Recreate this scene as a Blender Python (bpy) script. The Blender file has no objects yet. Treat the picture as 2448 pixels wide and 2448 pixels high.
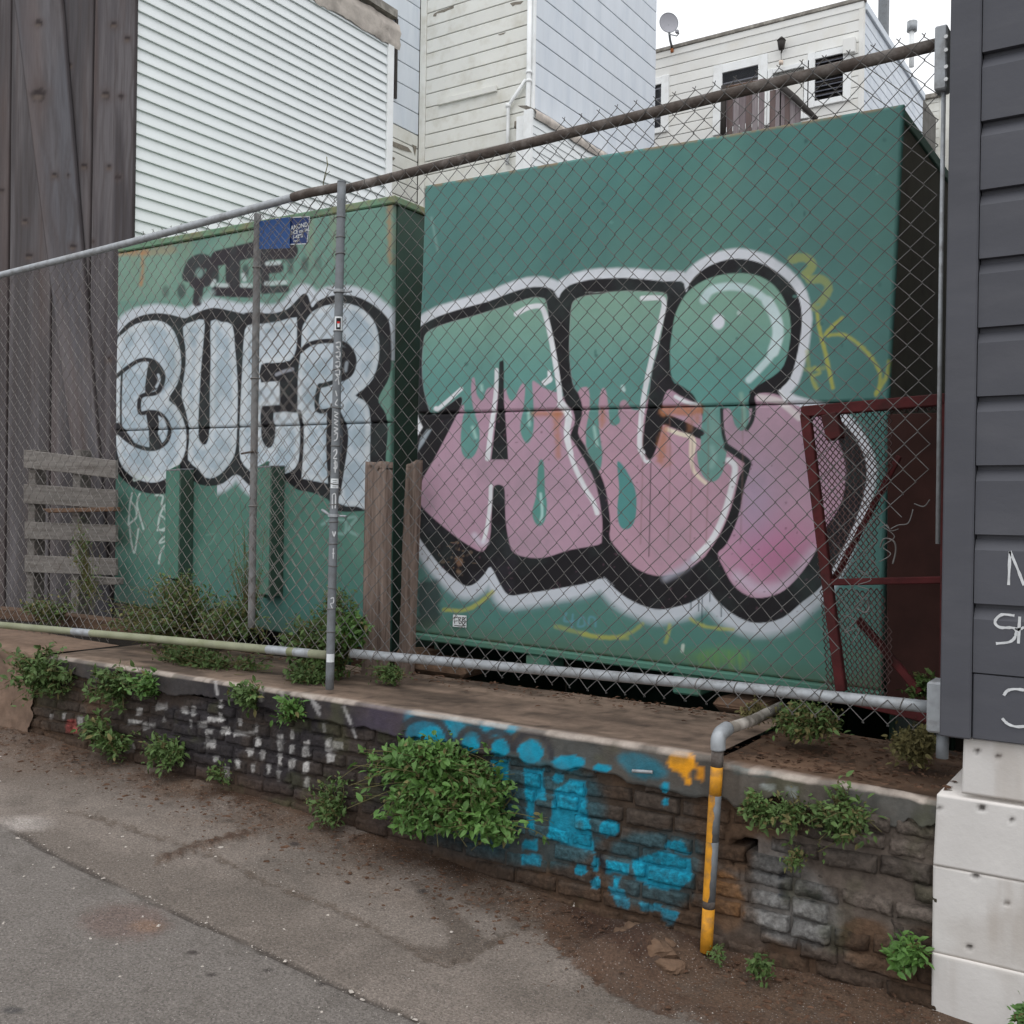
import bpy, bmesh, math, random
import numpy as np
from mathutils import Vector, Matrix

random.seed(7); rng = np.random.default_rng(7)
SC = bpy.context.scene

# ------------------------------------------------------------------ camera
FPX, CX, CY = 2480.0, 1224.0, 1224.0            # focal length and centre in photo pixels
YAW, ROLL, PITCH = math.radians(33.5), math.radians(0.95), math.radians(0.14)
CAM = np.array([0.0, 0.0, 1.5])
_F0 = np.array([-math.sin(YAW), math.cos(YAW), 0.0]); _R0 = np.array([math.cos(YAW), math.sin(YAW), 0.0]); _U0 = np.array([0, 0, 1.0])
FW = _F0 * math.cos(PITCH) + _U0 * math.sin(PITCH)
_U1 = -_F0 * math.sin(PITCH) + _U0 * math.cos(PITCH)
RT = math.cos(ROLL) * _R0 + math.sin(ROLL) * _U1
UP = -math.sin(ROLL) * _R0 + math.cos(ROLL) * _U1
cam_d = bpy.data.cameras.new("camera"); cam = bpy.data.objects.new("camera", cam_d); SC.collection.objects.link(cam)
cam_d.sensor_width = 36.0; cam_d.lens = 36.0 * FPX / 2448.0; cam_d.clip_start = 0.05; cam_d.clip_end = 500
M = Matrix(((RT[0], UP[0], -FW[0], CAM[0]), (RT[1], UP[1], -FW[1], CAM[1]), (RT[2], UP[2], -FW[2], CAM[2]), (0, 0, 0, 1)))
cam.matrix_world = M
SC.camera = cam

# ------------------------------------------------------------------ world, sun, exposure
W = bpy.data.worlds.new("World"); SC.world = W; W.use_nodes = True
nt = W.node_tree; bg = nt.nodes["Background"]
SUN_EL, SUN_AZ = math.radians(62), math.radians(150)      # bright overcast, light from above and behind the viewer
sky = nt.nodes.new("ShaderNodeTexSky"); sky.sky_type = 'NISHITA'; sky.sun_disc = False
sky.sun_elevation = SUN_EL; sky.sun_rotation = SUN_AZ; sky.air_density = 1.0; sky.dust_density = 6.0; sky.ozone_density = 1.0
hs = nt.nodes.new("ShaderNodeHueSaturation"); hs.inputs["Saturation"].default_value = 0.10; hs.inputs["Value"].default_value = 1.0
nt.links.new(sky.outputs[0], hs.inputs["Color"])
cloud = nt.nodes.new("ShaderNodeMix"); cloud.data_type = 'RGBA'; cloud.inputs[0].default_value = 0.85; cloud.inputs[7].default_value = (9.6, 9.75, 10.0, 1)   # even white cloud over the clear sky
nt.links.new(hs.outputs[0], cloud.inputs[6]); nt.links.new(cloud.outputs[2], bg.inputs[0])
bg.inputs[1].default_value = 0.13
sl = bpy.data.lights.new("sun", 'SUN'); sl.energy = 0.5; sl.angle = math.radians(60); sl.color = (1.0, 0.98, 0.95)
so = bpy.data.objects.new("sun", sl); SC.collection.objects.link(so)
_sd = Vector((math.sin(SUN_AZ) * math.cos(SUN_EL), math.cos(SUN_AZ) * math.cos(SUN_EL), math.sin(SUN_EL)))
so.rotation_euler = _sd.to_track_quat('Z', 'Y').to_euler(); so.location = (0, -4, 12)
vs = SC.view_settings; vs.view_transform = 'Standard'; vs.look = 'None'; vs.exposure = 0.12; vs.gamma = 1.0; vs.use_curve_mapping = False

# ------------------------------------------------------------------ helpers
def at(u, v, axis='Y', val=3.2):
    """pixel of the photograph -> point on a wall plane of the place"""
    d = FW + RT * (u - CX) / FPX + UP * (CY - v) / FPX
    k = 'XYZ'.index(axis); t = (val - CAM[k]) / d[k]
    return CAM + d * t
def proj(P):
    Q = np.asarray(P) - CAM; w = Q @ FW
    return CX + FPX * (Q @ RT) / w, CY - FPX * (Q @ UP) / w
GAIN = 1.15
def lin(c):
    c = np.asarray(c, float) / 255.0
    return np.where(c <= 0.04045, c / 12.92, ((c + 0.055) / 1.055) ** 2.4)
def C(*c): return np.minimum(lin(c) * GAIN, 0.86)
def hash2(ix, iy, seed):
    n = (ix.astype(np.int64) * 374761393 + iy.astype(np.int64) * 668265263 + seed * 1442695041) & 0xffffffff
    n = ((n ^ (n >> 13)) * 1274126177) & 0xffffffff
    return ((n ^ (n >> 16)) & 0xffff) / 65535.0
def vnoise(x, y, seed=0):
    x = np.asarray(x, float); y = np.asarray(y, float)
    ix = np.floor(x); iy = np.floor(y); fx = x - ix; fy = y - iy
    fx = fx * fx * (3 - 2 * fx); fy = fy * fy * (3 - 2 * fy)
    a = hash2(ix, iy, seed); b = hash2(ix + 1, iy, seed); c = hash2(ix, iy + 1, seed); d = hash2(ix + 1, iy + 1, seed)
    return (a * (1 - fx) + b * fx) * (1 - fy) + (c * (1 - fx) + d * fx) * fy
def fbm(x, y, seed=0, o=4):
    s = 0; a = 0.5; t = 0
    for i in range(o):
        s = s + a * vnoise(x * 2 ** i, y * 2 ** i, seed + i * 17); t += a; a *= 0.5
    return s / t
def sstep(a, b, x):
    t = np.clip((x - a) / (b - a), 0, 1); return t * t * (3 - 2 * t)
def crom(pts, n=4, closed=True):
    P = np.asarray(pts, float); m = len(P); out = []
    for i in range(m if closed else m - 1):
        if closed: p0, p1, p2, p3 = P[i - 1], P[i], P[(i + 1) % m], P[(i + 2) % m]
        else: p0, p1, p2, p3 = P[max(i - 1, 0)], P[i], P[i + 1], P[min(i + 2, m - 1)]
        for k in range(n):
            t = k / n
            out.append(0.5 * ((2 * p1) + (-p0 + p2) * t + (2 * p0 - 5 * p1 + 4 * p2 - p3) * t * t + (-p0 + 3 * p1 - 3 * p2 + p3) * t ** 3))
    if not closed: out.append(P[-1])
    return np.array(out)
def seg_d2(px, py, a, b):
    dx, dy = b - a; l2 = dx * dx + dy * dy + 1e-9
    t = np.clip(((px - a[0]) * dx + (py - a[1]) * dy) / l2, 0, 1)
    return (px - a[0] - t * dx) ** 2 + (py - a[1] - t * dy) ** 2, t
class Paint:
    """colours laid on a surface's own vertices; shapes are given at their measured places"""
    def __init__(s, P, base):
        s.P = P; s.u, s.v = [a.astype(np.float32) for a in proj(P)]
        s.col = np.tile(np.asarray(base, float), (len(P), 1)) if np.ndim(base) == 1 else np.array(base)
    def mixin(s, idx, color, a):
        a = np.clip(a, 0, 1)[:, None]; c = np.asarray(color)
        s.col[idx] = s.col[idx] * (1 - a) + c * a
    def near(s, pts, pad):
        q = np.asarray(pts); lo = q.min(0) - pad; hi = q.max(0) + pad
        return np.nonzero((s.u > lo[0]) & (s.u < hi[0]) & (s.v > lo[1]) & (s.v < hi[1]))[0]
    def sdf(s, pts, idx, smooth=3):
        Q = crom(pts, smooth) if smooth else np.asarray(pts, float)
        px, py = s.u[idx], s.v[idx]; d2 = np.full(len(idx), 1e12, np.float32); ins = np.zeros(len(idx), bool)
        for i in range(len(Q)):
            a, b = Q[i - 1], Q[i]
            d2 = np.minimum(d2, seg_d2(px, py, a, b)[0])
            if a[1] != b[1]:
                c = ((a[1] > py) != (b[1] > py)) & (px < (b[0] - a[0]) * (py - a[1]) / (b[1] - a[1]) + a[0]); ins ^= c
        d = np.sqrt(d2); return np.where(ins, -d, d)
    def fill(s, pts, color, soft=2.0, alpha=1.0, smooth=3, grow=0.0, clip=None, rough=0.0):
        idx = s.near(pts, 3 * soft + grow + rough + 6)
        if not len(idx): return
        d = s.sdf(pts, idx, smooth) - grow
        if rough: d = d + rough * 2 * (fbm(s.u[idx] / 14, s.v[idx] / 14, 5) - 0.5)
        a = alpha * (1 - sstep(-soft, soft, d))
        if clip is not None: a = a * clip[idx]
        s.mixin(idx, color, a)
    def mask(s, pts, soft=2.0, smooth=3):
        m = np.zeros(len(s.u)); idx = s.near(pts, 3 * soft + 6)
        m[idx] = 1 - sstep(-soft, soft, s.sdf(pts, idx, smooth)); return m
    def stroke(s, pts, w, color, soft=2.0, alpha=1.0, w2=None, clip=None, smooth=True, rough=0.0):
        Q = crom(pts, 4, False) if (smooth and len(pts) > 2) else np.asarray(pts, float)
        w2 = w if w2 is None else w2
        idx = s.near(Q, max(w, w2) + 3 * soft + 4)
        if not len(idx): return
        best = np.full(len(idx), 1e9); n = len(Q) - 1
        for i in range(n):
            d2, t = seg_d2(s.u[idx], s.v[idx], Q[i], Q[i + 1])
            best = np.minimum(best, np.sqrt(d2) - (w + (w2 - w) * (i + t) / n) / 2)
        if rough: best = best + rough * 2 * (fbm(s.u[idx] / 9, s.v[idx] / 9, 9) - 0.5)
        a = alpha * (1 - sstep(-soft, soft, best))
        if clip is not None: a = a * clip[idx]
        s.mixin(idx, color, a)
    def blob(s, cx, cy, rx, ry, color, soft=0.3, alpha=1.0, rough=0.0):
        idx = s.near([(cx - rx, cy - ry), (cx + rx, cy + ry)], max(rx, ry) * (soft + 0.2) + 4)
        if not len(idx): return
        d = np.hypot((s.u[idx] - cx) / rx, (s.v[idx] - cy) / ry)
        if rough: d = d + rough * 2 * (fbm(s.u[idx] / 10, s.v[idx] / 10, int(cx)) - 0.5)
        s.mixin(idx, color, alpha * (1 - sstep(1 - soft, 1 + soft, d)))
def crop(pts, ox, oy, k): return [(ox + x * k, oy + y * k) for x, y in pts]

WL = {}
def wl(o): return WL.get(o.name, np.zeros(3)) if o is not None else np.zeros(3)
def tag(o, label=None, cat=None, group=None, kind=None):
    if label: o["label"] = label
    if cat: o["category"] = cat
    if group: o["group"] = group
    if kind: o["kind"] = kind
    return o
def root(name, loc, label, cat, group=None):
    o = bpy.data.objects.new(name, None); SC.collection.objects.link(o); o.location = loc; o.empty_display_size = 0.1
    WL[o.name] = np.array(loc, float); return tag(o, label, cat, group)
def link(name, me, parent=None, loc=None):
    o = bpy.data.objects.new(name, me); SC.collection.objects.link(o)
    if parent is not None:
        o.parent = parent
    if loc is not None: o.location = np.asarray(loc) - wl(parent) if parent is not None else loc
    WL[o.name] = np.asarray(loc, float) if loc is not None else wl(parent).copy()
    return o
def mesh(name, V, F, mat, smooth=False, col=None):
    V = np.asarray(V, np.float32); me = bpy.data.meshes.new(name)
    if isinstance(F, np.ndarray):
        n, k = F.shape; me.vertices.add(len(V)); me.vertices.foreach_set("co", V.ravel())
        me.loops.add(n * k); me.loops.foreach_set("vertex_index", F.astype(np.int32).ravel())
        me.polygons.add(n); me.polygons.foreach_set("loop_start", np.arange(0, n * k, k, dtype=np.int32)); me.polygons.foreach_set("loop_total", np.full(n, k, np.int32))
        me.update(calc_edges=True)
    else:
        me.from_pydata(V.tolist(), [], F); me.update()
    if smooth: me.polygons.foreach_set("use_smooth", np.ones(len(me.polygons), bool))
    if col is not None:
        at_ = me.color_attributes.new("Col", 'FLOAT_COLOR', 'POINT')
        at_.data.foreach_set("color", np.hstack([np.clip(col, 0, 1), np.ones((len(col), 1))]).astype(np.float32).ravel())
    if mat is not None: me.materials.append(mat)
    return me
def add(name, V, F, mat, parent=None, smooth=False, col=None, origin=None):
    V = np.asarray(V, float)
    if parent is None or origin is not None:
        o0 = np.array([V[:, 0].mean(), V[:, 1].mean(), V[:, 2].min()]) if origin is None else np.asarray(origin, float)
        return link(name, mesh(name, V - o0, F, mat, smooth, col), parent, o0)
    return link(name, mesh(name, V - wl(parent), F, mat, smooth, col), parent)
BOXF = [(0, 3, 2, 1), (4, 5, 6, 7), (0, 1, 5, 4), (1, 2, 6, 5), (2, 3, 7, 6), (3, 0, 4, 7)]
def boxv(x0, x1, y0, y1, z0, z1):
    return [(x0, y0, z0), (x1, y0, z0), (x1, y1, z0), (x0, y1, z0), (x0, y0, z1), (x1, y0, z1), (x1, y1, z1), (x0, y1, z1)]
def bevmesh(V, F, b):
    bm = bmesh.new(); vs_ = [bm.verts.new(v) for v in V]
    for f in F: bm.faces.new([vs_[i] for i in f])
    bmesh.ops.recalc_face_normals(bm, faces=bm.faces)
    if b > 0: bmesh.ops.bevel(bm, geom=list(bm.edges), offset=b, segments=1, affect='EDGES', profile=0.5)
    bm.verts.ensure_lookup_table(); bm.verts.index_update()
    V2 = [v.co[:] for v in bm.verts]; F2 = [tuple(v.index for v in f.verts) for f in bm.faces]; bm.free(); return V2, F2
def box(name, x0, x1, y0, y1, z0, z1, mat, parent=None, b=0.0):
    V, F = bevmesh(boxv(min(x0, x1), max(x0, x1), min(y0, y1), max(y0, y1), min(z0, z1), max(z0, z1)), BOXF, b)
    return add(name, V, F, mat, parent)
def prism(name, poly, ext, mat, parent=None, b=0.0):
    """polygon (3-D points) extruded by vector ext"""
    P = np.asarray(poly, float); n = len(P); V = np.vstack([P, P + np.asarray(ext, float)])
    F = [tuple(range(n))[::-1], tuple(range(n, 2 * n))] + [(i, (i + 1) % n, n + (i + 1) % n, n + i) for i in range(n)]
    V, F = bevmesh(V.tolist(), F, b); return add(name, V, F, mat, parent)
def sweep(pts, r, n=8, cap=True, r2=None):
    P = np.asarray(pts, float); m = len(P); T = np.gradient(P, axis=0) if m > 2 else np.repeat((P[1:] - P[:1]), m, 0)
    T /= np.linalg.norm(T, axis=1, keepdims=True) + 1e-12
    up = np.array([0, 0, 1.0]) if abs(T[0][2]) < 0.9 else np.array([1.0, 0, 0])
    N = np.cross(T[0], up); N /= np.linalg.norm(N); V = []
    for i in range(m):
        N = N - T[i] * (N @ T[i]); N /= np.linalg.norm(N) + 1e-12; B = np.cross(T[i], N)
        rr = r if r2 is None else r + (r2 - r) * i / (m - 1)
        rr = rr[i] if np.ndim(rr) else rr
        for k in range(n):
            a = 2 * math.pi * k / n; V.append(P[i] + rr * (math.cos(a) * N + math.sin(a) * B))
    F = [(i * n + k, i * n + (k + 1) % n, (i + 1) * n + (k + 1) % n, (i + 1) * n + k) for i in range(m - 1) for k in range(n)]
    if cap: F += [tuple(range(n))[::-1], tuple(range((m - 1) * n, m * n))]
    return V, F
def tube(name, pts, r, mat, parent=None, n=10, r2=None):
    V, F = sweep(pts, r, n, True, r2); return add(name, V, F, mat, parent, smooth=True)
def join(parts):
    V, F, k = [], [], 0
    for v, f in parts:
        V += [tuple(x) for x in v]; F += [tuple(i + k for i in q) for q in f]; k += len(v)
    return V, F
def gridF(nx, ny):
    i, j = np.meshgrid(np.arange(nx - 1), np.arange(ny - 1)); a = (j * nx + i).ravel()
    return np.stack([a, a + 1, a + nx + 1, a + nx], 1)
def quadgrid(c00, c10, c01, c11, nx, ny):
    s, t = np.meshgrid(np.linspace(0, 1, nx), np.linspace(0, 1, ny)); s = s.ravel()[:, None]; t = t.ravel()[:, None]
    c00, c10, c01, c11 = map(np.asarray, (c00, c10, c01, c11))
    return (c00 * (1 - s) + c10 * s) * (1 - t) + (c01 * (1 - s) + c11 * s) * t
def ribbon(pts, w, nrm, lift=0.0):
    """flat stroke of width w lying on a surface with normal nrm"""
    P = np.asarray(pts, float); T = np.gradient(P, axis=0); T /= np.linalg.norm(T, axis=1, keepdims=True) + 1e-9
    S = np.cross(T, nrm); n = len(P); ww = w * (0.75 + 0.5 * rng.random(n))[:, None] / 2
    V = np.vstack([P + S * ww, P - S * ww]) + np.asarray(nrm) * lift
    return V.tolist(), [(i, i + 1, n + i + 1, n + i) for i in range(n - 1)]

# ------------------------------------------------------------------ materials
def mat(name, color=(0.5, 0.5, 0.5), rough=0.8, var=0.12, scale=6.0, stretch=(1, 1, 1), attr=False, bump=0.0, bscale=60.0, metal=0.0,
        dirt=None, dirt_amt=0.0, dscale=3.0, rnd=0.0, spec=0.3, bstretch=None, speck=None, trans=0.0):
    m = bpy.data.materials.new(name); m.use_nodes = True; N = m.node_tree.nodes; L = m.node_tree.links; B = N["Principled BSDF"]
    B.inputs["Roughness"].default_value = rough; B.inputs["Metallic"].default_value = metal; B.inputs["Specular IOR Level"].default_value = spec
    tc = N.new("ShaderNodeTexCoord"); oi = N.new("ShaderNodeObjectInfo")
    off = N.new("ShaderNodeVectorMath"); off.operation = 'MULTIPLY_ADD'
    cmb = N.new("ShaderNodeCombineXYZ"); L.new(oi.outputs["Random"], cmb.inputs[0]); L.new(oi.outputs["Random"], cmb.inputs[2])
    L.new(cmb.outputs[0], off.inputs[0]); off.inputs[1].default_value = (37, 37, 37); L.new(tc.outputs["Object"], off.inputs[2])
    def noise(sc, st, det=5, rg=0.6):
        mp = N.new("ShaderNodeMapping"); mp.inputs["Scale"].default_value = [sc * k for k in st]; L.new(off.outputs[0], mp.inputs[0])
        t = N.new("ShaderNodeTexNoise"); t.inputs["Scale"].default_value = 1.0; t.inputs["Detail"].default_value = det; t.inputs["Roughness"].default_value = rg
        L.new(mp.outputs[0], t.inputs["Vector"]); return t.outputs[0]
    if attr:
        a = N.new("ShaderNodeVertexColor"); a.layer_name = "Col"; src = a.outputs[0]
    else:
        r_ = N.new("ShaderNodeRGB"); r_.outputs[0].default_value = (*[float(c) for c in color], 1); src = r_.outputs[0]
    n1 = noise(scale, stretch)
    mr = N.new("ShaderNodeMapRange"); mr.inputs[1].default_value = 0.3; mr.inputs[2].default_value = 0.7; mr.inputs[3].default_value = 1 - var; mr.inputs[4].default_value = 1 + var; L.new(n1, mr.inputs[0])
    fac = mr.outputs[0]
    if rnd:
        m2 = N.new("ShaderNodeMapRange"); m2.inputs[3].default_value = 1 - rnd; m2.inputs[4].default_value = 1 + rnd; L.new(oi.outputs["Random"], m2.inputs[0])
        mu = N.new("ShaderNodeMath"); mu.operation = 'MULTIPLY'; L.new(fac, mu.inputs[0]); L.new(m2.outputs[0], mu.inputs[1]); fac = mu.outputs[0]
    vm = N.new("ShaderNodeVectorMath"); vm.operation = 'SCALE'; L.new(src, vm.inputs[0]); L.new(fac, vm.inputs["Scale"]); src = vm.outputs[0]
    def mixc(fc, a_, b_):
        x = N.new("ShaderNodeMix"); x.data_type = 'RGBA'; L.new(fc, x.inputs[0]); L.new(a_, x.inputs[6]); x.inputs[7].default_value = (*[float(c) for c in b_], 1); return x.outputs[2]
    if dirt is not None:
        n2 = noise(dscale, stretch, 6, 0.65); r2 = N.new("ShaderNodeMapRange"); r2.inputs[1].default_value = 0.48; r2.inputs[2].default_value = 0.72; r2.inputs[3].default_value = 0; r2.inputs[4].default_value = dirt_amt; L.new(n2, r2.inputs[0])
        src = mixc(r2.outputs[0], src, dirt)
    if speck:
        for sc_, th, colr, am in speck:
            vo = N.new("ShaderNodeTexVoronoi"); vo.inputs["Scale"].default_value = sc_; L.new(off.outputs[0], vo.inputs["Vector"])
            r3 = N.new("ShaderNodeMapRange"); r3.inputs[1].default_value = th; r3.inputs[2].default_value = th * 0.7; r3.inputs[3].default_value = 0; r3.inputs[4].default_value = am; L.new(vo.outputs["Distance"], r3.inputs[0])
            src = mixc(r3.outputs[0], src, colr)
    L.new(src, B.inputs["Base Color"])
    if bump:
        nb = noise(bscale, bstretch or (1, 1, 1), 6, 0.7); bp = N.new("ShaderNodeBump"); bp.inputs["Strength"].default_value = 1.0; bp.inputs["Distance"].default_value = bump
        L.new(nb, bp.inputs["Height"]); L.new(bp.outputs[0], B.inputs["Normal"])
    if trans: B.inputs["Transmission Weight"].default_value = trans
    return m
MT = {}
MT['steel_paint'] = mat("painted_steel", attr=True, rough=0.62, var=0.07, scale=3.0, bump=0.0012, bscale=9, dirt=C(74, 98, 92), dirt_amt=0.22, dscale=4, spec=0.25)
MT['green'] = mat("green_steel", C(70, 112, 98), rough=0.65, var=0.12, scale=3, dirt=C(92, 72, 50), dirt_amt=0.35, dscale=6, bump=0.001, bscale=12)
MT['green_dark'] = mat("dark_green_steel", C(52, 74, 64), rough=0.7, var=0.15, scale=3, dirt=C(60, 48, 36), dirt_amt=0.4, dscale=5, bump=0.001, bscale=12)
MT['galv'] = mat("galvanised_pipe", C(150, 154, 158), rough=0.5, var=0.14, scale=30, metal=0.25, dirt=C(95, 90, 84), dirt_amt=0.6, dscale=22, spec=0.4, bump=0.0006, bscale=90)
MT['galv_dull'] = mat("dull_galvanised_pipe", C(112, 116, 120), rough=0.6, var=0.12, scale=25, metal=0.15, dirt=C(80, 78, 74), dirt_amt=0.5, dscale=14, bump=0.0006, bscale=90)
MT['rusty'] = mat("rusty_pipe", C(80, 72, 67), rough=0.85, var=0.25, scale=26, dirt=C(132, 127, 123), dirt_amt=0.75, dscale=11, bump=0.002, bscale=120)
MT['mossy'] = mat("mossy_pipe", C(132, 134, 112), rough=0.75, var=0.2, scale=18, dirt=C(92, 98, 62), dirt_amt=0.8, dscale=9, bump=0.001, bscale=90)
MT['wire'] = mat("fence_wire", C(102, 101, 100), rough=0.6, var=0.2, scale=30, metal=0.2, dirt=C(78, 68, 62), dirt_amt=0.5, dscale=10)
MT['wire_dull'] = mat("dull_fence_wire", C(126, 122, 119), rough=0.65, var=0.2, scale=30, metal=0.15, dirt=C(76, 60, 52), dirt_amt=0.75, dscale=8)
MT['plank'] = mat("weathered_plank", attr=True, rough=0.9, var=0.10, scale=9, stretch=(6, 6, 0.5), bump=0.0025, bscale=14, bstretch=(8, 8, 0.5))
MT['slat'] = mat("grey_slat", C(108, 104, 100), rough=0.92, var=0.25, scale=7, stretch=(0.7, 8, 8), bump=0.003, bscale=14, bstretch=(0.6, 8, 8), rnd=0.15, dirt=C(66, 58, 52), dirt_amt=0.6, dscale=6)
MT['timber'] = mat("brown_timber", C(92, 72, 58), rough=0.92, var=0.3, scale=7, stretch=(1, 8, 8), bump=0.004, bscale=14, bstretch=(1, 8, 8), rnd=0.15, dirt=C(48, 38, 32), dirt_amt=0.6, dscale=5)
MT['beam'] = mat("rotten_beam", C(112, 98, 90), rough=0.95, var=0.3, scale=8, stretch=(8, 8, 0.6), bump=0.006, bscale=12, bstretch=(8, 8, 0.6), rnd=0.25, dirt=C(50, 36, 30), dirt_amt=0.7, dscale=6)
MT['vinyl'] = mat("white_vinyl", C(212, 216, 217), rough=0.5, var=0.025, scale=2, dirt=C(186, 190, 190), dirt_amt=0.25, dscale=2.5)
MT['trim_white'] = mat("white_trim", C(222, 224, 226), rough=0.6, var=0.04, scale=4, dirt=C(180, 178, 170), dirt_amt=0.3, dscale=6)
MT['cream'] = mat("cream_board", C(209, 209, 203), rough=0.75, var=0.04, scale=2.5, rnd=0.03, dirt=C(168, 162, 144), dirt_amt=0.5, dscale=3.2, bump=0.001, bscale=30)
MT['sky_tint_white'] = mat("sky_tint_white_board", C(200, 206, 213), rough=0.7, var=0.05, scale=1.5, stretch=(3, 3, 0.5), rnd=0.02, dirt=C(174, 184, 196), dirt_amt=0.5, dscale=1.2)  # bluish skylight on the side walls is put into this colour
MT['white_board'] = mat("white_board", C(214, 214, 211), rough=0.7, var=0.03, scale=2, rnd=0.03, dirt=C(196, 190, 176), dirt_amt=0.4, dscale=1.6, bump=0.0008, bscale=30)
MT['peel'] = mat("bare_wood_patch", C(120, 114, 104), rough=0.95, var=0.3, scale=30)
MT['flash'] = mat("torn_flashing", C(176, 168, 160), rough=0.85, var=0.2, scale=7, dirt=C(104, 98, 92), dirt_amt=0.6, dscale=6, bump=0.008, bscale=8)
MT['dark_gap'] = mat("shadow_backing", C(92, 90, 86), rough=0.95, var=0.2)
MT['roof_edge'] = mat("roof_edge", C(120, 116, 110), rough=0.9, var=0.2, scale=8, dirt=C(200, 196, 186), dirt_amt=0.5, dscale=9)
MT['glass'] = mat("window_glass", C(88, 90, 98), rough=0.15, var=0.1, scale=2, spec=0.6)
MT['dark_frame'] = mat("dark_frame", C(52, 48, 46), rough=0.7, var=0.15)
MT['rust'] = mat("orange_rust", C(150, 92, 58), rough=0.95, var=0.35, scale=20, dirt=C(84, 50, 36), dirt_amt=0.7, dscale=14)
MT['dish'] = mat("dish_grey", C(142, 142, 148), rough=0.6, var=0.05, scale=3)
MT['grey_board'] = mat("dark_grey_board", C(72, 73, 79), rough=0.62, var=0.09, scale=3, stretch=(0.6, 2, 2), rnd=0.05, bump=0.0006, bscale=50, dirt=C(92, 92, 96), dirt_amt=0.25, dscale=5)
MT['concrete_white'] = mat("white_painted_concrete", attr=True, rough=0.8, var=0.05, scale=8, bump=0.0012, bscale=60)
MT['chalk'] = mat("white_marker", C(190, 192, 194), rough=0.8, var=0.15, scale=40)
MT['brick'] = mat("painted_brick", attr=True, rough=0.9, var=0.42, scale=60, bump=0.010, bscale=65, dirt=C(46, 38, 32), dirt_amt=0.5, dscale=22)
MT['mortar'] = mat("old_mortar", attr=True, rough=0.95, var=0.3, scale=40, bump=0.006, bscale=70)
MT['coping'] = mat("worn_concrete", attr=True, rough=0.92, var=0.18, scale=25, bump=0.003, bscale=70, dirt=C(78, 68, 60), dirt_amt=0.4, dscale=8)
MT['ground'] = mat("worn_paving", attr=True, rough=0.88, var=0.42, scale=120, bump=0.005, bscale=140, dirt=C(82, 76, 70), dirt_amt=0.45, dscale=9,
                   speck=[(90, 0.20, C(158, 150, 144), 0.6), (120, 0.24, C(50, 46, 44), 0.6), (24, 0.055, C(196, 190, 184), 0.85)])
MT['asphalt'] = mat("asphalt", C(96, 92, 88), rough=0.9, var=0.2, scale=30, bump=0.002, bscale=150)
MT['soil'] = mat("dark_soil", C(40, 34, 30), rough=0.97, var=0.35, scale=20, bump=0.01, bscale=40, dirt=C(26, 23, 21), dirt_amt=0.6, dscale=6)
MT['red'] = mat("red_oxide_steel", C(72, 28, 29), rough=0.85, var=0.35, scale=14, dirt=C(50, 30, 28), dirt_amt=0.9, dscale=10, bump=0.001, bscale=60)
MT['expanded'] = mat("expanded_metal", C(84, 66, 64), rough=0.75, var=0.25, scale=6, dirt=C(56, 38, 37), dirt_amt=0.6, dscale=3)
MT['rust_sheet'] = mat("rust_brown_sheet", C(60, 37, 33), rough=0.9, var=0.3, scale=5, dirt=C(38, 26, 25), dirt_amt=0.6, dscale=4)
MT['yellow'] = mat("yellow_paint", C(196, 136, 38), rough=0.7, var=0.25, scale=26, dirt=C(104, 88, 72), dirt_amt=0.95, dscale=16)
MT['blue_sign'] = mat("blue_sign", C(42, 62, 112), rough=0.5, var=0.06, scale=6)
MT['blue_plate'] = mat("blue_plate", C(46, 82, 138), rough=0.55, var=0.06, scale=5)
MT['black'] = mat("black_ink", C(26, 24, 26), rough=0.7, var=0.1)
MT['sticker'] = mat("white_sticker", C(206, 210, 212), rough=0.6, var=0.06, scale=30)
MT['red_ink'] = mat("red_ink", C(176, 40, 36), rough=0.6, var=0.1)
MT['leaf'] = mat("green_leaf", C(76, 97, 52), rough=0.6, var=0.3, scale=9, rnd=0.1, dirt=C(46, 66, 34), dirt_amt=0.7, dscale=14, spec=0.3)
MT['leaf_bright'] = mat("bright_green_leaf", C(78, 110, 52), rough=0.55, var=0.3, scale=9, rnd=0.06, dirt=C(44, 78, 36), dirt_amt=0.7, dscale=13, spec=0.35)
MT['leaf_dry'] = mat("dry_leaf", C(98, 92, 58), rough=0.8, var=0.35, scale=9, rnd=0.1, dirt=C(66, 70, 40), dirt_amt=0.7, dscale=10)
MT['stem'] = mat("plant_stem", C(92, 88, 56), rough=0.8, var=0.25, scale=20)
MT['litter'] = mat("leaf_litter", C(86, 64, 50), rough=0.95, var=0.4, scale=30, dirt=C(60, 40, 30), dirt_amt=0.6, dscale=20)
MT['pebble'] = mat("pale_pebble", C(176, 168, 160), rough=0.9, var=0.25, scale=30)
MT['stone'] = mat("broken_stone", C(100, 80, 65), rough=0.95, var=0.3, scale=18, bump=0.006, bscale=40, dirt=C(92, 70, 52), dirt_amt=0.6, dscale=12)
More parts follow.
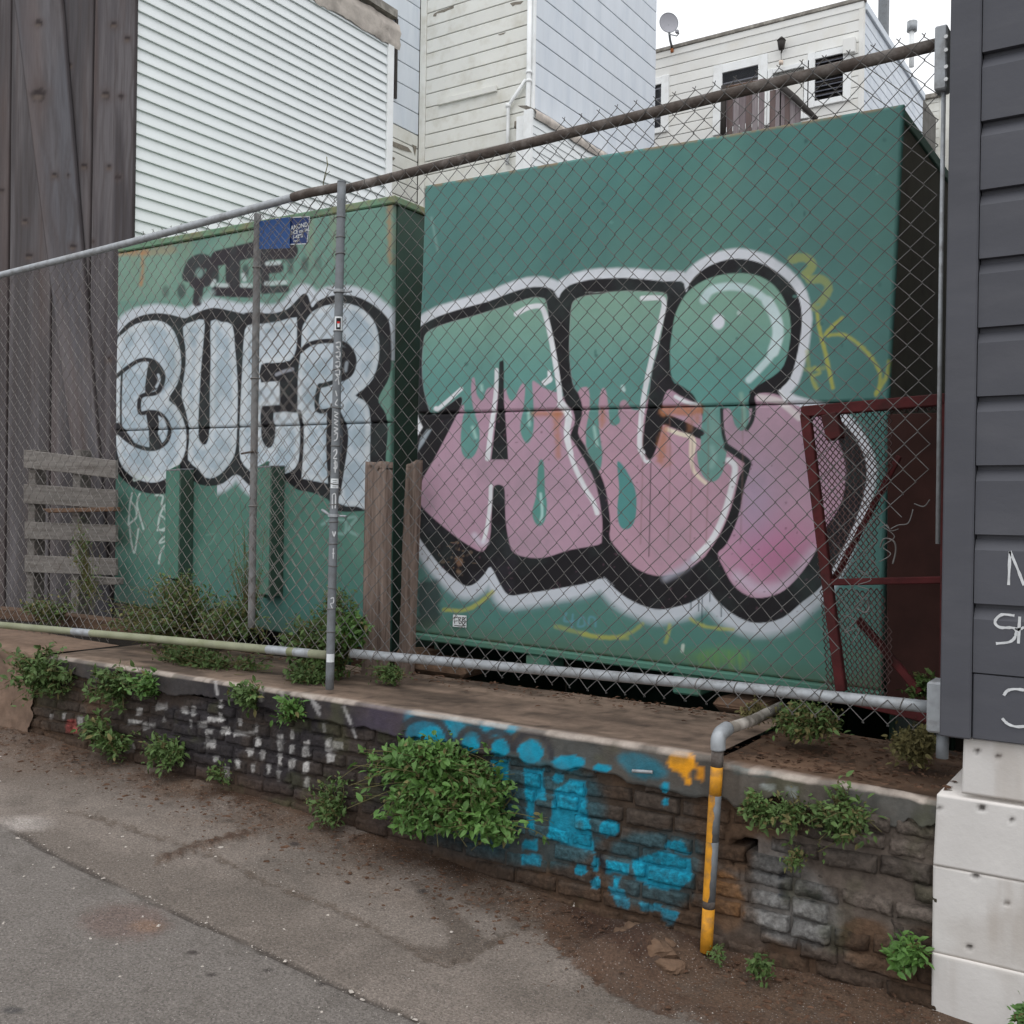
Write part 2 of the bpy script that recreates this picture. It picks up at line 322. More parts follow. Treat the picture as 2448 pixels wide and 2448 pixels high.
# ------------------------------------------------------------------ ground
YW = 3.10            # face of the low wall
ZT = 0.75            # top of the wall
def ground_z(x, y):
    z = np.interp(x, [-30, -5.3, -2.9, -1.4, -0.6, 3, 30], [1.1, 0.323, 0.227, 0.105, 0.125, 0.02, -0.9])
    return z - 0.02 * np.clip(YW - y, 0, 3.0)
xs = np.unique(np.concatenate([np.linspace(-60, -7.4, 14), np.linspace(-7.4, 2.0, 20), np.linspace(2.0, 60, 12)])); ys = np.concatenate([np.linspace(-30, 0.2, 8), np.linspace(0.3, 3.3, 5)])
gx, gy = np.meshgrid(xs, ys); V = np.stack([gx.ravel(), gy.ravel(), ground_z(gx.ravel(), gy.ravel()) - 0.03], 1)
tag(add("road", V, gridF(len(xs), len(ys)), MT['asphalt'], smooth=True), kind="structure")
def build_ground():
    nx, ny = 660, 230
    gx, gy = np.meshgrid(np.linspace(-6.6, 0.7, nx), np.linspace(0.62, 3.12, ny)); x = gx.ravel(); y = gy.ravel()
    P = np.stack([x, y, ground_z(x, y)], 1)
    pa = Paint(P, C(112, 106, 101)); u, v = pa.u, pa.v
    crack = np.array([(-200, 1868), (0, 1972), (200, 2078), (330, 2140), (470, 2205), (610, 2268), (760, 2335), (880, 2392), (1010, 2448), (1200, 2530)], float)
    vc = np.interp(u, crack[:, 0], crack[:, 1])
    up = sstep(-6, 8, vc - v)                                  # older, browner concrete beyond the seam
    cc = C(124, 114, 106); pa.mixin(np.arange(len(u)), cc, up * 0.85)
    n = fbm(x * 2.2, y * 2.2, 3); pa.mixin(np.arange(len(u)), C(98, 90, 83), up * sstep(0.5, 0.72, n) * 0.6)
    base = np.array([(0, 1736), (380, 1855), (760, 1964), (1200, 2130), (1672, 2281), (2224, 2395), (2500, 2440)], float)
    db = v - np.interp(u, base[:, 0], base[:, 1])              # how far below the foot of the wall
    w = 70 + 40 * fbm(x * 3, y * 3, 8)
    pa.mixin(np.arange(len(u)), C(70, 51, 38), (1 - sstep(0, 1, db / w)) * (0.35 + 0.65 * sstep(0.3, 0.6, fbm(x * 9, y * 9, 4))))
    pa.mixin(np.arange(len(u)), C(98, 80, 66), (1 - sstep(0, 1, db / 170)) * 0.5 * sstep(0.35, 0.7, fbm(x * 4, y * 4, 14)))
    pa.mixin(np.arange(len(u)), C(96, 74, 58), (1 - sstep(1750, 1930, v)) * 0.4 * (u < 700))
    z = np.zeros(len(u))
    # seam between the two pavings, with grit in it
    d = np.abs(vc - v + 22 * (fbm(x * 7, y * 7, 61) - 0.5)) - 7 * fbm(x * 16, y * 16, 6)
    m = (1 - sstep(0, 5, d)) * sstep(0.25, 0.5, fbm(x * 5, y * 5, 31) + 0.12); pa.mixin(np.arange(len(u)), C(60, 53, 48), m * 0.7); z -= 0.006 * m
    for pts, wd, c, al, dp in [([(170, 1938), (330, 1985), (520, 2050), (640, 2110), (800, 2170), (900, 2222), (1010, 2285), (1060, 2308)], 9, (84, 72, 62), 0.7, 0.004),
                               ([(1060, 2308), (1130, 2285), (1200, 2240), (1260, 2215)], 8, (78, 66, 56), 0.7, 0.004),
                               ([(380, 2060), (430, 2036), (470, 2028), (560, 2003), (610, 1992)], 20, (88, 68, 54), 0.6, -0.006),
                               ([(400, 2050), (500, 2020), (590, 1998)], 12, (70, 50, 38), 0.8, -0.006),
                               ([(1290, 2170), (1320, 2250), (1400, 2330), (1530, 2400), (1700, 2440)], 12, (80, 58, 44), 0.8, 0.006)]:
        before = pa.col.copy(); pa.stroke(pts, wd, C(*c), soft=6, alpha=al, rough=15)
        z -= dp * np.clip(np.abs(before - pa.col).sum(1) * 8, 0, 1)
    pa.fill([(985, 2110), (1060, 2150), (1160, 2240), (1190, 2250), (1120, 2292), (1050, 2300), (930, 2240), (1020, 2265), (1075, 2240)], C(84, 74, 66), soft=14, alpha=0.75, rough=8)
    pa.fill([(1305, 2160), (1325, 2250), (1400, 2332), (1530, 2398), (1720, 2440), (1820, 2500), (2300, 2520), (2300, 2380), (1700, 2280), (1450, 2170)], C(80, 60, 47), soft=7, alpha=0.9, rough=16, smooth=2)
    pa.fill([(1360, 2180), (1450, 2190), (1600, 2270), (1700, 2300), (1690, 2340), (1560, 2340), (1420, 2270)], C(58, 40, 31), soft=12, alpha=0.8, rough=16)
    pa.fill([(1560, 2290), (1800, 2330), (2230, 2400), (2260, 2450), (1900, 2440), (1640, 2380)], C(94, 76, 62), soft=20, alpha=0.6, rough=16)
    pa.blob(300, 2205, 105, 42, C(106, 90, 84), 0.35, 0.75, 0.25); pa.blob(350, 2215, 40, 14, C(128, 102, 84), 0.5, 0.6)
    pa.blob(60, 1968, 60, 16, C(176, 168, 162), 0.6, 0.6, 0.2); pa.blob(30, 2415, 26, 8, C(72, 70, 70), 0.4, 0.8)
    for cx, cy in [(640, 2320), (505, 2330), (705, 2018), (460, 2278), (770, 2353), (1010, 2130)]: pa.blob(cx, cy, 12, 5, C(58, 52, 50), 0.5, 0.9, 0.3)
    heap = (1 - sstep(-10, 60, db)) * 0.03 * (0.4 + fbm(x * 6, y * 6, 22))
    hp = np.exp(-(((u - 1530) / 130) ** 2 + ((v - 2295) / 45) ** 2)) * 0.09 * (0.5 + fbm(x * 9, y * 9, 2))
    P[:, 2] += z + heap + hp + 0.006 * (fbm(x * 1.7, y * 1.7, 40) - 0.5) + 0.003 * (fbm(x * 14, y * 14, 41) - 0.5)
    tag(add("pavement", P, gridF(nx, ny), MT['ground'], smooth=True, col=pa.col), kind="structure")
build_ground()
# raised yard behind the wall
xs = np.unique(np.concatenate([np.linspace(-40, 40, 50), [-4.25, -4.15, -0.25, -0.15]])); ys = np.concatenate([np.unique(np.concatenate([np.linspace(3.22, 3.78, 6), [3.80, 3.83], np.linspace(4.0, 5.55, 6), [5.65], np.linspace(6, 9, 8)])), np.linspace(10, 60, 8)])
gx, gy = np.meshgrid(xs, ys); zz = ZT - 0.08 - 1.2 * sstep(3.80, 3.83, gy.ravel()) * (gx.ravel() > -4.2) * (gx.ravel() < -0.2) * (gy.ravel() < 5.6) + 0.02 * fbm(gx.ravel() * 3, gy.ravel() * 3, 3)  # deep pit added below the right container so the gap stays dark
tag(add("yard_ground", np.stack([gx.ravel(), gy.ravel(), zz], 1), gridF(len(xs), len(ys)), MT['soil'], smooth=True), kind="structure")

# ------------------------------------------------------------------ low brick wall
def k1(x, y): return (x * 0.46584, 1450 + y * 0.46584)          # left half of the wall as measured
def k2(x, y): return (700 + x * 0.5176, 1500 + y * 0.5176)       # right half
def k3(x, y): return (1500 + x * 0.4907, 1550 + y * 0.4907)      # beyond the yellow pipe
CY_BLUE = C(18, 134, 162); CY_TEAL = C(40, 92, 104)
WHITE_MARKS = [(700, 520, 730, 555), (800, 490, 865, 530), (835, 555, 850, 590), (660, 580, 730, 600), (730, 595, 795, 625), (930, 510, 965, 550), (985, 510, 1002, 560),
    (1070, 565, 1140, 585), (1122, 545, 1145, 585), (975, 580, 990, 625), (1010, 590, 1060, 620), (1055, 630, 1090, 655), (1055, 665, 1075, 725), (1080, 680, 1105, 725),
    (1135, 615, 1180, 655), (1200, 635, 1305, 662), (1312, 660, 1335, 710), (1425, 660, 1450, 740), (1485, 705, 1510, 755), (1555, 685, 1585, 765), (1425, 755, 1445, 815),
    (1485, 775, 1515, 830), (1555, 790, 1585, 850), (1270, 730, 1300, 770), (1338, 735, 1362, 785), (1670, 675, 1700, 740), (1690, 690, 1760, 735), (1675, 750, 1720, 800),
    (1150, 825, 1180, 885), (1210, 780, 1230, 830), (1290, 800, 1310, 850), (1370, 810, 1390, 860), (1420, 840, 1440, 900), (1100, 760, 1125, 790), (1560, 870, 1590, 925),
    (1125, 480, 1140, 515), (1225, 575, 1245, 610), (1490, 630, 1510, 680), (1310, 600, 1325, 640), (320, 545, 335, 580), (255, 550, 270, 580), (640, 700, 690, 745)]
BLUE_ELL = [(640, 500, 62, 44), (818, 542, 44, 38), (945, 470, 85, 30), (958, 557, 42, 42), (1098, 575, 58, 55), (1275, 625, 74, 36), (745, 460, 50, 45), (1225, 695, 25, 24),
    (1462, 928, 48, 38), (1720, 740, 20, 24), (1720, 808, 15, 18), (1430, 650, 38, 20), (1400, 1090, 18, 34), (1400, 1182, 22, 30), (1330, 1120, 30, 26)]
BLUE_POLY = [[(915, 612), (1000, 612), (1000, 715), (925, 700)], [(1065, 650), (1160, 655), (1170, 800), (1075, 790)], [(1075, 780), (1115, 790), (1115, 940), (1085, 930)],
    [(1065, 980), (1130, 980), (1130, 1030), (1065, 1025)], [(1055, 1045), (1145, 1050), (1145, 1105), (1055, 1095)], [(1280, 702), (1356, 706), (1360, 860), (1398, 1038), (1172, 970), (1186, 900), (1206, 755)],
    [(1565, 1080), (1700, 1030), (1838, 1075), (1842, 1160), (1785, 1212), (1650, 1202), (1580, 1155)], [(1725, 990), (1790, 985), (1840, 1050), (1720, 1020)], [(1450, 1080), (1555, 1090), (1548, 1145), (1450, 1130)],
    [(1460, 1200), (1530, 1210), (1560, 1300), (1500, 1290)], [(1480, 1150), (1508, 1160), (1505, 1205), (1482, 1200)], [(1700, 1290), (1780, 1320), (1755, 1380), (1705, 1350)], [(1600, 1270), (1700, 1280), (1700, 1310), (1610, 1310)]]
def paint_wall(P, kind):
    """kind: brick, mortar or coping"""
    base = {'brick': C(70, 61, 54), 'mortar': C(66, 55, 46), 'coping': C(62, 59, 58)}[kind]
    pa = Paint(P, base); x, z = P[:, 0], P[:, 2]; ii = np.arange(len(P)); u, v = pa.u, pa.v
    n = fbm(x * 5, z * 7, 11); n2 = fbm(x * 17, z * 17, 12)
    # old black and grey paint on the left, bare brown further right, grey rubble beyond the pipe
    zone = sstep(180, 420, u) * (1 - sstep(1050, 1250, u))
    pa.mixin(ii, C(46, 43, 46), zone * (0.35 + 0.6 * sstep(0.35, 0.55, n)))
    pa.mixin(ii, C(80, 60, 44), (1 - zone) * sstep(0.45, 0.65, n) * 0.7 * (u < 1700))
    pa.mixin(ii, C(104, 95, 88), sstep(1690, 1740, u) * (0.5 + 0.4 * n2))
    pa.mixin(ii, C(88, 66, 48), sstep(1690, 1740, u) * sstep(0.5, 0.62, n) * 0.8)
    pa.mixin(ii, C(118, 98, 84), (1 - sstep(40, 120, u)) * 0.8)
    if kind == 'coping':
        pa.mixin(ii, C(66, 58, 72), sstep(820, 900, u) * (1 - sstep(1020, 1120, u)) * 0.8)
        pa.mixin(ii, C(78, 82, 80), sstep(1150, 1300, u) * 0.6)
    eat = 1.0 if kind != 'mortar' else 0.75
    am = eat * (0.8 + 0.2 * sstep(0.25, 0.45, n2))
    one = np.ones(len(P))
    for a, b, c, d in WHITE_MARKS:
        p0, p1 = k1(a, b), k1(c, d); pa.fill([p0, (p1[0], p0[1] + 2), p1, (p0[0], p1[1] + 2)], C(188, 186, 184), 1.6, (0.45 + 0.5 * random.Random(a * 7 + b).random()) * eat, 0, clip=am, rough=5)
    pa.fill([k1(345, 580), k1(390, 575), k1(400, 650), k1(330, 655)], C(158, 76, 72), 2, 0.9 * eat, 0, clip=am, rough=3)
    pa.fill([k1(395, 560), k1(425, 565), k1(425, 612), k1(400, 612)], C(160, 160, 158), 2, 0.7 * eat, 0, clip=am)
    pa.stroke([k1(1340, 480), k1(1345, 430), k1(1390, 400), k1(1440, 420), k1(1450, 470)], 9, C(150, 148, 146), 3, 0.7, clip=am)
    for s_ in [[(1105, 385), (1115, 450)], [(1605, 495), (1640, 555)], [(1765, 515), (1800, 600)], [(1570, 450), (1640, 520)], [(1660, 600), (1665, 640)], [(1810, 630), (1825, 670)]]:
        pa.stroke([k1(*p) for p in s_], 7, C(166, 164, 164), 2, 0.75, clip=am)
    pa.blob(*k1(1395, 460), 17, 20, C(34, 33, 36), 0.2, 0.9)
    # turquoise lettering
    pa.fill([k2(520, 395), k2(600, 375), k2(760, 400), k2(1030, 430), k2(1010, 490), k2(800, 520), k2(560, 560), k2(525, 520)], CY_BLUE * 0.8, 8, 0.65 * eat, clip=am)
    pa.fill([k2(900, 600), k2(1060, 600), k2(1400, 700), k2(1400, 1040), k2(1060, 1110), k2(900, 1000)], CY_TEAL, 16, 0.6 * eat, clip=am, rough=8)
    pa.fill([k2(600, 880), k2(800, 850), k2(980, 960), k2(960, 1060), k2(760, 1070), k2(610, 1010)], C(40, 68, 76), 8, 0.85 * eat, clip=am, rough=8)
    pa.fill([k2(1480, 980), k2(1850, 960), k2(1860, 1180), k2(1760, 1300), k2(1500, 1250)], CY_TEAL, 14, 0.55 * eat, clip=am, rough=9)
    pa.fill([k2(1500, 600), k2(1600, 580), k2(1720, 650), k2(1700, 700), k2(1560, 680)], C(36, 108, 126), 8, 0.8 * eat, clip=am, rough=6)
    for a, b, c, d in BLUE_ELL: pa.blob(*k2(a, b), c * .5176, d * .5176, CY_BLUE, 0.08, 0.97 * (1 if eat == 1 else .9), 0.12)
    for q in BLUE_POLY: pa.fill([k2(*p) for p in q], CY_BLUE, 1.8, 0.98 * (1 if eat == 1 else .9), 0, rough=4)
    for s_ in [[(495, 500), (530, 440), (610, 418), (690, 450), (735, 545)], [(745, 560), (790, 480), (850, 470), (890, 520)], [(890, 500), (940, 480), (990, 500), (1015, 560)], [(1020, 560), (1060, 500), (1130, 490), (1180, 540), (1195, 600)]]:
        pa.stroke([k2(*p) for p in s_], 16, C(52, 52, 56), 3, 0.9 * eat)
    pa.stroke([k2(1420, 1060), k2(1440, 1120)], 14, C(30, 34, 40), 2, 0.9 * eat)
    # orange splash
    pa.fill([k2(1740, 590), k2(1790, 570), k2(1850, 590), k2(1862, 640), k2(1830, 680), k2(1845, 715), k2(1815, 725), k2(1790, 670), k2(1735, 650)], C(214, 146, 30), 2.5, 0.97, clip=0.4 + 0.6 * am, rough=5)
    pa.fill([k2(1865, 640), k2(1898, 645), k2(1895, 710), k2(1862, 705)], C(206, 138, 34), 2.5, 0.9 * eat, 0, rough=3)
    # beyond the pipe
    pa.fill([k3(520, 520), k3(700, 540), k3(880, 590), k3(850, 640), k3(700, 620), k3(520, 600)], C(84, 104, 106), 8, 0.7 * eat, clip=am, rough=6)
    pa.fill([k3(620, 940), k3(720, 950), k3(1000, 1200), k3(1000, 1420), k3(700, 1420), k3(620, 1200)], C(140, 142, 142), 16, 0.6 * eat, clip=am, rough=10)
    for q in [[(735, 1150), (770, 1145), (790, 1215), (735, 1215)], [(850, 1170), (880, 1170), (960, 1215), (900, 1240)], [(740, 1085), (775, 1085), (770, 1120), (740, 1120)]]:
        pa.fill([k3(*p) for p in q], C(42, 46, 56), 3, 0.9 * eat, 0, rough=3)
    for q in [[(780, 670), (830, 680), (825, 730), (785, 730)], [(650, 655), (720, 665), (710, 700), (660, 690)]]: pa.fill([k3(*p) for p in q], C(150, 156, 156), 3, 0.8 * eat, 0, rough=3)
    pa.fill([k3(430, 1100), k3(540, 1130), k3(560, 1330), k3(480, 1380), k3(410, 1300)], C(134, 92, 48), 10, 0.65 * eat, clip=am, rough=10)
    # moss and soil low down and in the joints
    zg = ground_z(x, P[:, 1]); pa.mixin(ii, C(74, 58, 46), (1 - sstep(0.02, 0.16, z - zg + 0.05 * (n2 - 0.5))) * 0.75)
    pa.mixin(ii, C(70, 72, 48), sstep(0.62, 0.8, fbm(x * 8, z * 8, 77)) * 0.45)
    return pa.col
wall = root("retaining_wall", (-2.9, YW + 0.1, 0.1), "low graffitied brick retaining wall with concrete coping beneath the chain link fence", "wall")
XL, XR = -6.4, at(2232, 2000, 'Y', YW)[0] + 0.03
def brick_mesh(x0, x1, z0, z1, y0, depth, rough, seed):
    nx = max(6, int((x1 - x0) / 0.0058)); nz = max(5, int((z1 - z0) / 0.0058))
    s, t = np.meshgrid(np.linspace(0, 1, nx), np.linspace(0, 1, nz)); s = s.ravel(); t = t.ravel()
    x = x0 + (x1 - x0) * s; z = z0 + (z1 - z0) * t
    wob = 0.35 * rough; x = x + wob * (fbm(z * 30 + seed, s * 0 + seed * 3.1, 1) - 0.5); z = z + wob * (fbm(x * 22 + seed, t * 0 + 9.7, 2) - 0.5)
    e = np.minimum(np.minimum(s, 1 - s) * (x1 - x0), np.minimum(t, 1 - t) * (z1 - z0))
    y = y0 + (0.014 * (1 - sstep(0, 0.012, e)) if rough > .02 else 0.010 * (1 - sstep(0, 0.007, e))) + rough * (fbm(x * 28, z * 28, 5) - 0.5) + 0.5 * rough * (fbm(x * 90, z * 90, 6) - 0.5) + 0.010 * sstep(0.0, 0.008, 0.030 * (fbm(x * 35 + seed, z * 35, 8) - 0.42) - e)
    V = np.stack([x, y, z], 1); F = gridF(nx, nz).tolist()
    ring = list(range(nx)) + [j * nx + nx - 1 for j in range(1, nz)] + [(nz - 1) * nx + i for i in range(nx - 2, -1, -1)] + [j * nx for j in range(nz - 2, 0, -1)]
    B = V[ring].copy(); B[:, 1] = y0 + depth; k = len(V); m = len(ring)
    F += [(ring[(i + 1) % m], ring[i], k + i, k + (i + 1) % m) for i in range(m)]
    return np.vstack([V, B]), F
def lay_bricks():
    z = 0.645; row = 0; n = 0
    while z > 0.02:
        h = 0.049; x = XL + (0.0 if row % 2 else 0.088) + random.uniform(-.02, .02)
        while x < XR - 0.05:
            right = x > at(1690, 1900, 'Y', YW)[0]
            L_ = random.uniform(0.10, 0.21) if right else random.choice([0.165, 0.168, 0.17, 0.172, 0.162, 0.08])
            x1 = min(x + L_, XR - 0.004)
            hh = h + (random.uniform(-.008, .008) if right else random.uniform(-.003, .003))
            zg = float(ground_z(np.array([(x + x1) / 2]), YW)[0])
            uu, vv = proj(np.array([[(x + x1) / 2, YW, z - h / 2]]))
            hole = abs(uu[0] - 1778) < 36 and abs(vv[0] - 2035) < 34
            gone = random.random() < (0.05 if right else 0.03)
            if z > zg + 0.02 and not hole and uu[0] > -160:
                rgh = 0.024 if right else 0.011
                y0 = YW + random.uniform(-0.004, 0.006) + (random.uniform(-0.022, 0.004) if right else random.uniform(-.003, .006)) + (0.022 if gone else 0)
                V, F = brick_mesh(x, x1, z - hh, z, y0, 0.10, rgh, n * 1.7)
                dz = random.uniform(-.004, .004); V[:, 2] += dz + (V[:, 0] - x) * random.uniform(-.03, .03)
                add("brick", V, F, MT['brick'], wall, smooth=True, col=paint_wall(V, 'brick') * ((0.6 + 0.65 * random.random()) if right else (0.78 + 0.4 * random.random()))); n += 1
            x = x1 + random.uniform(0.008, 0.014)
        z -= 0.0585 + (0.001 if row % 3 else -0.001); row += 1
    return n
N_BRICKS = lay_bricks()
# mortar core
nx, nz = 620, 70
V = quadgrid((XL, YW + 0.015, -0.1), (XR, YW + 0.015, -0.1), (XL, YW + 0.015, 0.66), (XR, YW + 0.015, 0.66), nx, nz)
V[:, 1] += 0.012 * (fbm(V[:, 0] * 20, V[:, 2] * 20, 3) - 0.5)
_u, _v = proj(V); V[:, 1] += 0.16 * ((np.abs(_u - 1778) < 32) & (np.abs(_v - 2035) < 27))
add("mortar", V, gridF(nx, nz), MT['mortar'], wall, smooth=True, col=paint_wall(V, 'mortar'))
box("core", XL, XR, YW + 0.2, YW + 0.30, -0.2, ZT - 0.06, MT['soil'], wall)
# concrete coping: profile rows run from the back of the top over the front edge to the ragged underside
def coping(name, x0, x1, ztop, thick, ragged, back, top_col, seed, zslope=0.0, wob=0.006):
    nx = int((x1 - x0) / 0.011); rows = []
    xs = np.linspace(x0, x1, nx); e = wob * 2 * (fbm(xs * 4, xs * 0, seed) - 0.5) + 0.5 * wob * (fbm(xs * 25, xs * 0, seed + 3) - 0.5)
    low = ztop - np.interp(xs, [-5.2, -3.5, -2.4, -1.3], [thick * .8, thick * .85, thick, thick * 1.25]) - ragged * (fbm(xs * 11, xs * 0, seed + 1) - 0.4)
    zt = ztop + zslope * (xs - x0)
    for y in np.linspace(back, YW + 0.03, 26): rows.append(np.stack([xs, np.full(nx, y), zt + 0.004 * (fbm(xs * 6, xs * 0 + y * 6, seed + 4) - .5)], 1))
    for dy, dz in [(0.014, -0.001), (0.004, -0.005), (-0.002, -0.012)]: rows.append(np.stack([xs, YW + dy + e - 0.012, zt + dz], 1))
    for t in np.linspace(0.1, 1, 12):
        z = (zt - 0.012) * (1 - t) + low * t
        rows.append(np.stack([xs, YW - 0.014 + e + 0.008 * (fbm(xs * 14, z * 14, seed + 2) - .5), z], 1))
    rows.append(np.stack([xs, np.full(nx, YW + 0.03), low - 0.002], 1))
    V = np.vstack(rows); V[:, 2] += (V[:, 1] > YW + 0.02) * 0.0
    col = paint_wall(V, 'coping'); r = np.repeat(np.arange(len(rows)), nx); x, y = V[:, 0], V[:, 1]
    tm = (r <= 26).astype(float)[:, None]; n = fbm(x * 3, y * 16, seed + 9)[:, None]
    tc = np.asarray(top_col) * (0.45 + 1.1 * n); tc = tc * (1 - 0.45 * sstep(0.5, 0.7, fbm(x * 2, y * 8, seed))[:, None]); tc = tc * (1 - .35 * sstep(.55, .7, fbm(x * 14, y * 20, seed + 3))[:, None])
    edge = (np.abs(r - 27.0) <= 1.6)[:, None] * (0.35 + 0.65 * sstep(0.35, 0.55, fbm(x * 12, x * 0, seed + 7)))[:, None]
    col = col * (1 - tm) + tc * tm; col = col * (1 - edge * 0.75) + C(176, 164, 154) * edge * 0.75
    add(name, V, gridF(nx, len(rows))[:, ::-1], MT['coping'], wall, smooth=True, col=col)
xa, xb = at(118, 1560, 'Y', YW)[0], at(1708, 1800, 'Y', YW)[0]
coping("coping", xa, xb, ZT, 0.10, 0.05, 3.80, C(118, 101, 88), 3)
coping("coping", xb + 0.012, XR, ZT - 0.012, 0.07, 0.12, 3.78, C(100, 78, 62), 23, zslope=-0.03, wob=0.07)
nx, nz = 90, 60
V = quadgrid((XL - 1, YW - 0.01, 0.1), (at(70, 1650, 'Y', YW)[0], YW - 0.01, 0.1), (XL - 1, YW - 0.01, ZT + 0.05), (at(84, 1560, 'Y', YW)[0], YW - 0.01, ZT - 0.01), nx, nz); V[:, 0] += .10 * (fbm(V[:, 2] * 14, V[:, 2] * 0, 7) - .5)
n_ = fbm(V[:, 0] * 9, V[:, 2] * 9, 4); V[:, 1] += 0.03 * (n_ - 0.5) + 0.05 * sstep(0.4, 0.0, V[:, 2] - 0.3) * 0
V2 = V[-nx:].copy(); V2[:, 1] += 0.5; V = np.vstack([V, V2]); n_ = fbm(V[:, 0] * 7, V[:, 2] * 10, 14)[:, None]
add("render_patch", V, gridF(nx, nz + 1), MT['coping'], wall, smooth=True, col=C(118, 98, 84) * (0.6 + 0.7 * n_)).location.z += 0.0
# ------------------------------------------------------------------ right steel container with the pink and green piece
Y2, Y1 = 3.90, 4.15
BLACK = C(25, 23, 27); WHITE = C(206, 209, 216); PINK = C(172, 141, 158); LGREEN = C(116, 154, 146)
def cA(*p): return crop(p, 980, 580, .26915)
def cB(*p): return crop(p, 1400, 560, .31056)
def cC(*p): return crop(p, 960, 1050, .31052)
def cD(*p): return crop(p, 1450, 1050, .33651)
def paint_right(P):
    pa = Paint(P, C(78, 119, 114)); x, z = P[:, 0], P[:, 2]; ii = np.arange(len(P)); u, v = pa.u, pa.v
    n = fbm(x * 1.6, z * 1.6, 21); pa.mixin(ii, C(66, 112, 108), sstep(0.4, 0.65, n) * 0.6)
    pa.mixin(ii, C(88, 132, 120), sstep(0.5, 0.75, fbm(x * 3, z * 1.2, 5)) * 0.4)
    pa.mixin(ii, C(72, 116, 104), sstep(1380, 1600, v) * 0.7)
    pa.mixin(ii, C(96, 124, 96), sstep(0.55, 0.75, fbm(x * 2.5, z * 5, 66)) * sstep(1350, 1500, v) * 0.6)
    OUT = cA((40, 770), (85, 745), (250, 655), (480, 580), (700, 520), (880, 450), (1050, 400), (1190, 395), (1270, 420), (1300, 465), (1325, 492), (1348, 445), (1420, 380), (1550, 340), (1700, 315)) \
        + cB((0, 355), (150, 340), (300, 335), (450, 345), (600, 360), (735, 362), (760, 415), (772, 440), (800, 372), (850, 310), (950, 240), (1080, 195), (1200, 188), (1330, 215), (1450, 275), (1560, 365), (1630, 470), (1660, 600), (1655, 760), (1620, 950), (1570, 1110), (1490, 1205), (1545, 1285), (1650, 1330)) \
        + [(1960, 985), (2008, 1004), (2050, 1055), (2071, 1110), (2068, 1170), (2045, 1246), (2005, 1330), (1965, 1400)] \
        + cD((1400, 1150), (1250, 1270), (1100, 1305), (980, 1285), (860, 1215), (770, 1130), (735, 1078), (700, 1100), (600, 1160), (480, 1195), (380, 1210), (280, 1190), (150, 1130), (50, 1050), (-20, 975)) \
        + cC((1640, 1130), (1555, 1072), (1400, 1115), (1200, 1150), (950, 1190), (830, 1200), (760, 1110), (690, 985), (640, 1040), (570, 1110), (500, 1130), (430, 1090), (300, 980), (180, 830), (100, 715), (40, 640), (30, 400), (60, 100)) \
        + cA((40, 1700), (30, 1400), (30, 1000))
    idx = ii; d = np.full(len(P), 999.0, np.float32); near = pa.near(OUT, 70); d[near] = pa.sdf(OUT, near, 3)
    hw = np.interp(v, [600, 900, 1300, 1450], [24, 23, 24, 32]) + 4 * (fbm(u / 40, v / 40, 3) - 0.5)
    soft = np.interp(v, [600, 1000, 1350, 1500], [3.5, 3.5, 5, 11])
    pa.mixin(ii, WHITE, (1 - np.clip((d - hw + soft) / (2 * soft), 0, 1)) * np.interp(v, [1300, 1480], [0.97, 0.8]))
    pa.mixin(ii, C(150, 160, 178), (1 - np.clip((d - hw) / 18, 0, 1)) * 0.22 * sstep(1200, 1400, v))
    pa.mixin(ii, BLACK, 1 - sstep(-1.6, 1.6, d))
    pa.mixin(ii, C(48, 46, 54), (d < -2) * sstep(0.55, 0.8, fbm(u / 60, v / 60, 8)) * 0.5)
    # A
    AI = cA((150, 800), (300, 725), (600, 640), (900, 545), (1080, 490), (1170, 492), (1212, 525), (1240, 700), (1300, 1000), (1345, 1250), (1385, 1420), (1455, 1500), (1470, 1600), (1430, 1720)) \
        + cC((1330, 20), (1420, 170), (1490, 320), (1530, 480), (1550, 640), (1545, 760), (1520, 812), (1300, 852), (1100, 912), (950, 905), (865, 870), (830, 790), (802, 620), (795, 400), (770, 355), (722, 355), (702, 400), (690, 600), (680, 760), (630, 862), (550, 838), (400, 740), (240, 610), (150, 520), (125, 440), (150, 320), (230, 180)) \
        + cA((260, 1830), (360, 1640), (440, 1480), (465, 1400), (440, 1370), (330, 1450), (200, 1525), (150, 1420), (115, 1250), (108, 1050), (120, 900))
    mA = pa.mask(AI, 1.8); g1 = LGREEN; pk = PINK
    pcol = pk[None] * (0.94 + 0.12 * fbm(u / 90, v / 90, 4))[:, None]; pa.mixin(ii, pcol, mA)
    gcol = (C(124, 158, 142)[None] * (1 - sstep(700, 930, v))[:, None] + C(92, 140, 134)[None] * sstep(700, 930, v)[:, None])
    G1 = cA((60, 600), (1300, 350), (1400, 1300), (1310, 1330), (1240, 1310), (1190, 1290), (1120, 1240), (1090, 1240), (1100, 1400), (1105, 1600), (1090, 1720), (1040, 1785), (990, 1700), (985, 1600), (1010, 1480), (1025, 1300), (1005, 1250), (970, 1300), (930, 1390), (890, 1400), (860, 1330), (850, 1300), (780, 1290), (700, 1290), (670, 1330), (655, 1390), (630, 1400), (590, 1340), (575, 1210), (550, 1215), (545, 1350), (570, 1500), (615, 1650), (610, 1800), (560, 1900), (500, 1920), (455, 1850), (450, 1700), (470, 1550), (480, 1480), (460, 1440), (300, 1500), (150, 1540), (60, 1500))
    pa.mixin(ii, gcol, pa.mask(G1, 2.2) * mA)
